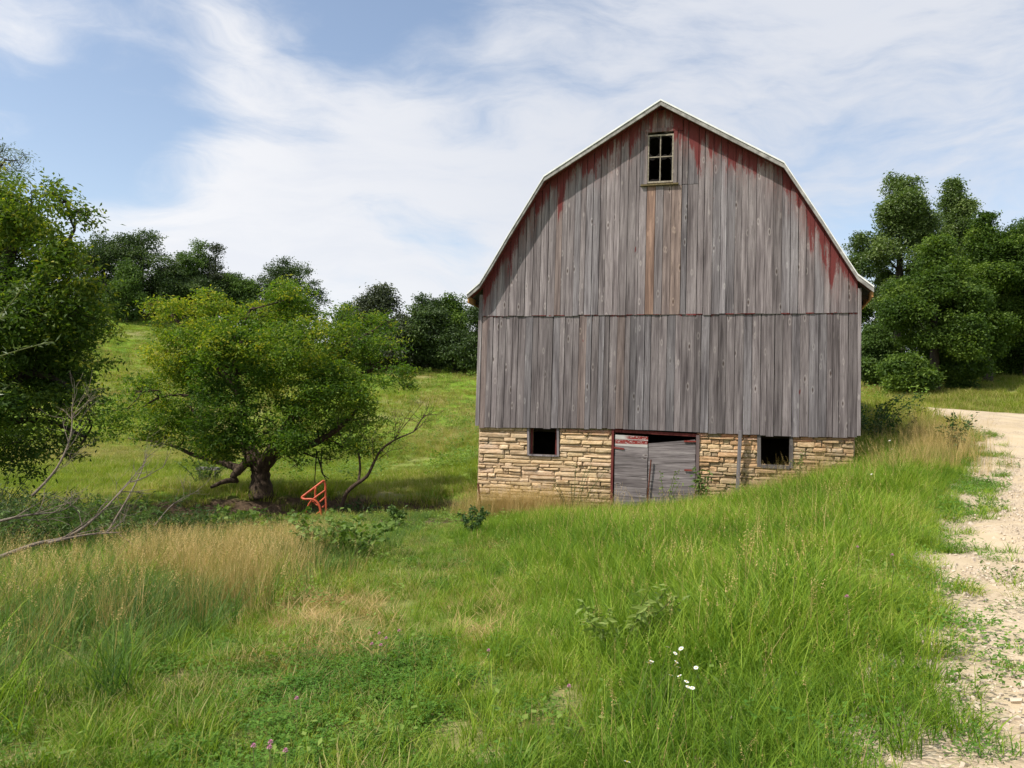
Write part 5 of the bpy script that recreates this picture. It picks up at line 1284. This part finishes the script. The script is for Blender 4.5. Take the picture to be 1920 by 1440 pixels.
gt([(584, 938, -.2), (578, 948, -.15), (572, 962, -.1)], .028, 'rail'); gt([(596, 948, -.2), (586, 940, -.1)], .026, 'rail'); gt([(602, 958, -.2), (588, 968, -.1)], .026, 'rail')

# weathered little bench-like board in the meadow
bp = np.array(px3(390, 876, 36)); gz = Hs(bp[0], bp[1]); root = empty('wooden_trough', (bp[0], bp[1], gz), 'small grey wooden trough in the meadow left of the thick trunk', 'trough')
hh = max(bp[2] - gz, .35)
mb = MB().box(-.45, .45, -.2, .2, hh - .12, hh); o = obj('board', mb.mesh('board', wood_plain), root)
for s_ in (-.35, .3):
    mb = MB().box(s_, s_ + .06, -.05, .05, -.2, hh - .122); obj('leg', mb.mesh('leg', wood_plain), root)

# flowers
white = simple_mat('daisy_petal', (.72, .73, .70), (.85, .85, .83), 20, .6, .05); yel = simple_mat('daisy_centre', (.5, .35, .03), (.6, .45, .05), 20)
pink = simple_mat('clover_blossom', (.42, .16, .26), (.62, .32, .42), 60)
def daisy_meshes():
    mb = MB(); n = 9
    for k in range(n):
        a = 2 * math.pi * k / n; c_, s_ = math.cos(a), math.sin(a); c2, s2 = math.cos(a + .3), math.sin(a + .3); c0, s0 = math.cos(a - .3), math.sin(a - .3)
        mb.add([(.005 * c_, .005 * s_, 0), (.019 * c0, .019 * s0, .003), (.027 * c_, .027 * s_, .0), (.019 * c2, .019 * s2, .003)], [(0, 1, 2, 3)])
    pet = mb.mesh('petals', white)
    mb = MB(); mb.tube([(0, 0, -.002), (0, 0, .004), (0, 0, .006)], [.008, .007, .003], 7); eye = mb.mesh('eye', yel)
    mb = MB(); mb.tube([(0, 0, -.004), (.01, .01, -.25), (0, .02, -.5)], .0022, 3); st = mb.mesh('stem', M_vine_stem)
    return pet, eye, st
pet, eye, stm = daisy_meshes()
DL = [(1217, 1243, 'white daisy, left of the pair at the left of the foreground cluster'), (1222, 1240, 'white daisy, right of the touching pair at the left of the cluster'), (1252, 1213, 'small white daisy at the upper left of the foreground cluster'), (1277, 1216, 'large white daisy, topmost of the foreground cluster'), (1266, 1225, 'white daisy just under the topmost of the foreground cluster'), (1268, 1241, 'white daisy in the middle of the foreground cluster'), (1272, 1251, 'white daisy below the middle one of the foreground cluster'), (1305, 1252, 'white daisy at the right end of the foreground cluster'), (1258, 1266, 'small white daisy low in the foreground cluster'), (1274, 1267, 'small white daisy right of the low one in the cluster'), (1287, 1278, 'white daisy in the lowest group of the cluster, upper'), (1290, 1288, 'white daisy in the lowest group of the cluster, left'), (1298, 1290, 'white daisy in the lowest group of the cluster, right'),
      (1176, 1428, 'single white daisy at the bottom edge of the picture'), (1050, 1058, 'small far white daisy in the middle of the lane grass'), (1350, 949, 'pale flower on the bank below the sagging door'), (1668, 826, 'white flower on the bank top near the barn corner'), (1672, 842, 'white flower just below the one near the barn corner'), (1634, 889, 'white flower midway up the bank')]
r = np.random.default_rng(15)
for i, (px, py, lab) in enumerate(DL):
    X, Y_ = ground_px(px, py); hgt_ = .62 if px > 1100 else .3
    # the blossom stands hgt above the ground on the same sight line
    t = np.linspace(2, 40, 1500); d = dirpx(px, py); P_ = d[None] * t[:, None]; zz = H(P_[:, 0], P_[:, 1]) + hgt_; k = np.nonzero(P_[:, 2] < zz)[0][0]
    s_ = .46 * max(1.0, P_[k][1] / 9) * (1.25 if i in (3, 0) else 1)
    e = empty('daisy', tuple(P_[k]), lab, 'flower', 'white daisies in the grass'); e.rotation_euler = (r.uniform(.2, .6), r.uniform(-.3, .3), r.uniform(0, 6)); e.scale = (s_,) * 3
    obj('petals', pet, e); obj('eye', eye, e); obj('stem', stm, e)
mb = MB()
rr_ = np.random.default_rng(4)
for k in range(46):
    v = rr_.normal(0, 1, 3); v[2] = abs(v[2]) * .9 - .1; v /= np.linalg.norm(v); s_ = np.cross(v, (0, 0, 1)); s_ = s_ / (np.linalg.norm(s_) + 1e-6) * .0028
    mb.add([v * .004, v * .011 + s_, v * .0155, v * .011 - s_], [(0, 1, 2, 3)])
blm = mb.mesh('blossom', pink); mb = MB(); mb.tube([(0, 0, 0), (.01, 0, -.12), (0, .01, -.25)], .002, 3); bst = mb.mesh('stem', M_vine_stem)
for i, (px, py, lab) in enumerate([(507, 1392, 'pink clover blossom, upper of the pair at the bottom left'), (505, 1402, 'pink clover blossom, lower of the touching pair at the bottom left'), (475, 1399, 'pink clover blossom left of the pair at the bottom'), (535, 1408, 'pale pink clover blossom right of the pair at the bottom'), (556, 1310, 'pink clover blossom alone in the short grass'), (711, 1188, 'pink clover blossom, left of the group beside the dark clover'), (724, 1197, 'pink clover blossom in the middle of the group beside the dark clover'), (748, 1183, 'pink clover blossom, highest of the group beside the dark clover'), (697, 1208, 'pink clover blossom, lowest left of the group beside the dark clover'), (714, 1210, 'pink clover blossom, lowest right of the group beside the dark clover'), (916, 1220, 'pink clover blossom alone in the centre of the lane'), (1067, 1287, 'pale pink clover blossom near the daisies'), (1588, 1119, 'large pink clover blossom high on the bank'), (1608, 1026, 'small pink clover blossom upper on the bank'), (1673, 1041, 'pink clover blossom at the edge of the verge')]):
    hgt_ = .3 if px < 1100 else .6
    t = np.linspace(2, 40, 1500); d = dirpx(px, py); P_ = d[None] * t[:, None]; zz = H(P_[:, 0], P_[:, 1]) + hgt_; k = np.nonzero(P_[:, 2] < zz)[0][0]
    e = empty('clover_flower', tuple(P_[k]), lab, 'flower', 'pink clover blossoms'); e.scale = (max(1, P_[k][1] / 7),) * 3
    obj('blossom', blm, e); obj('stem', bst, e)
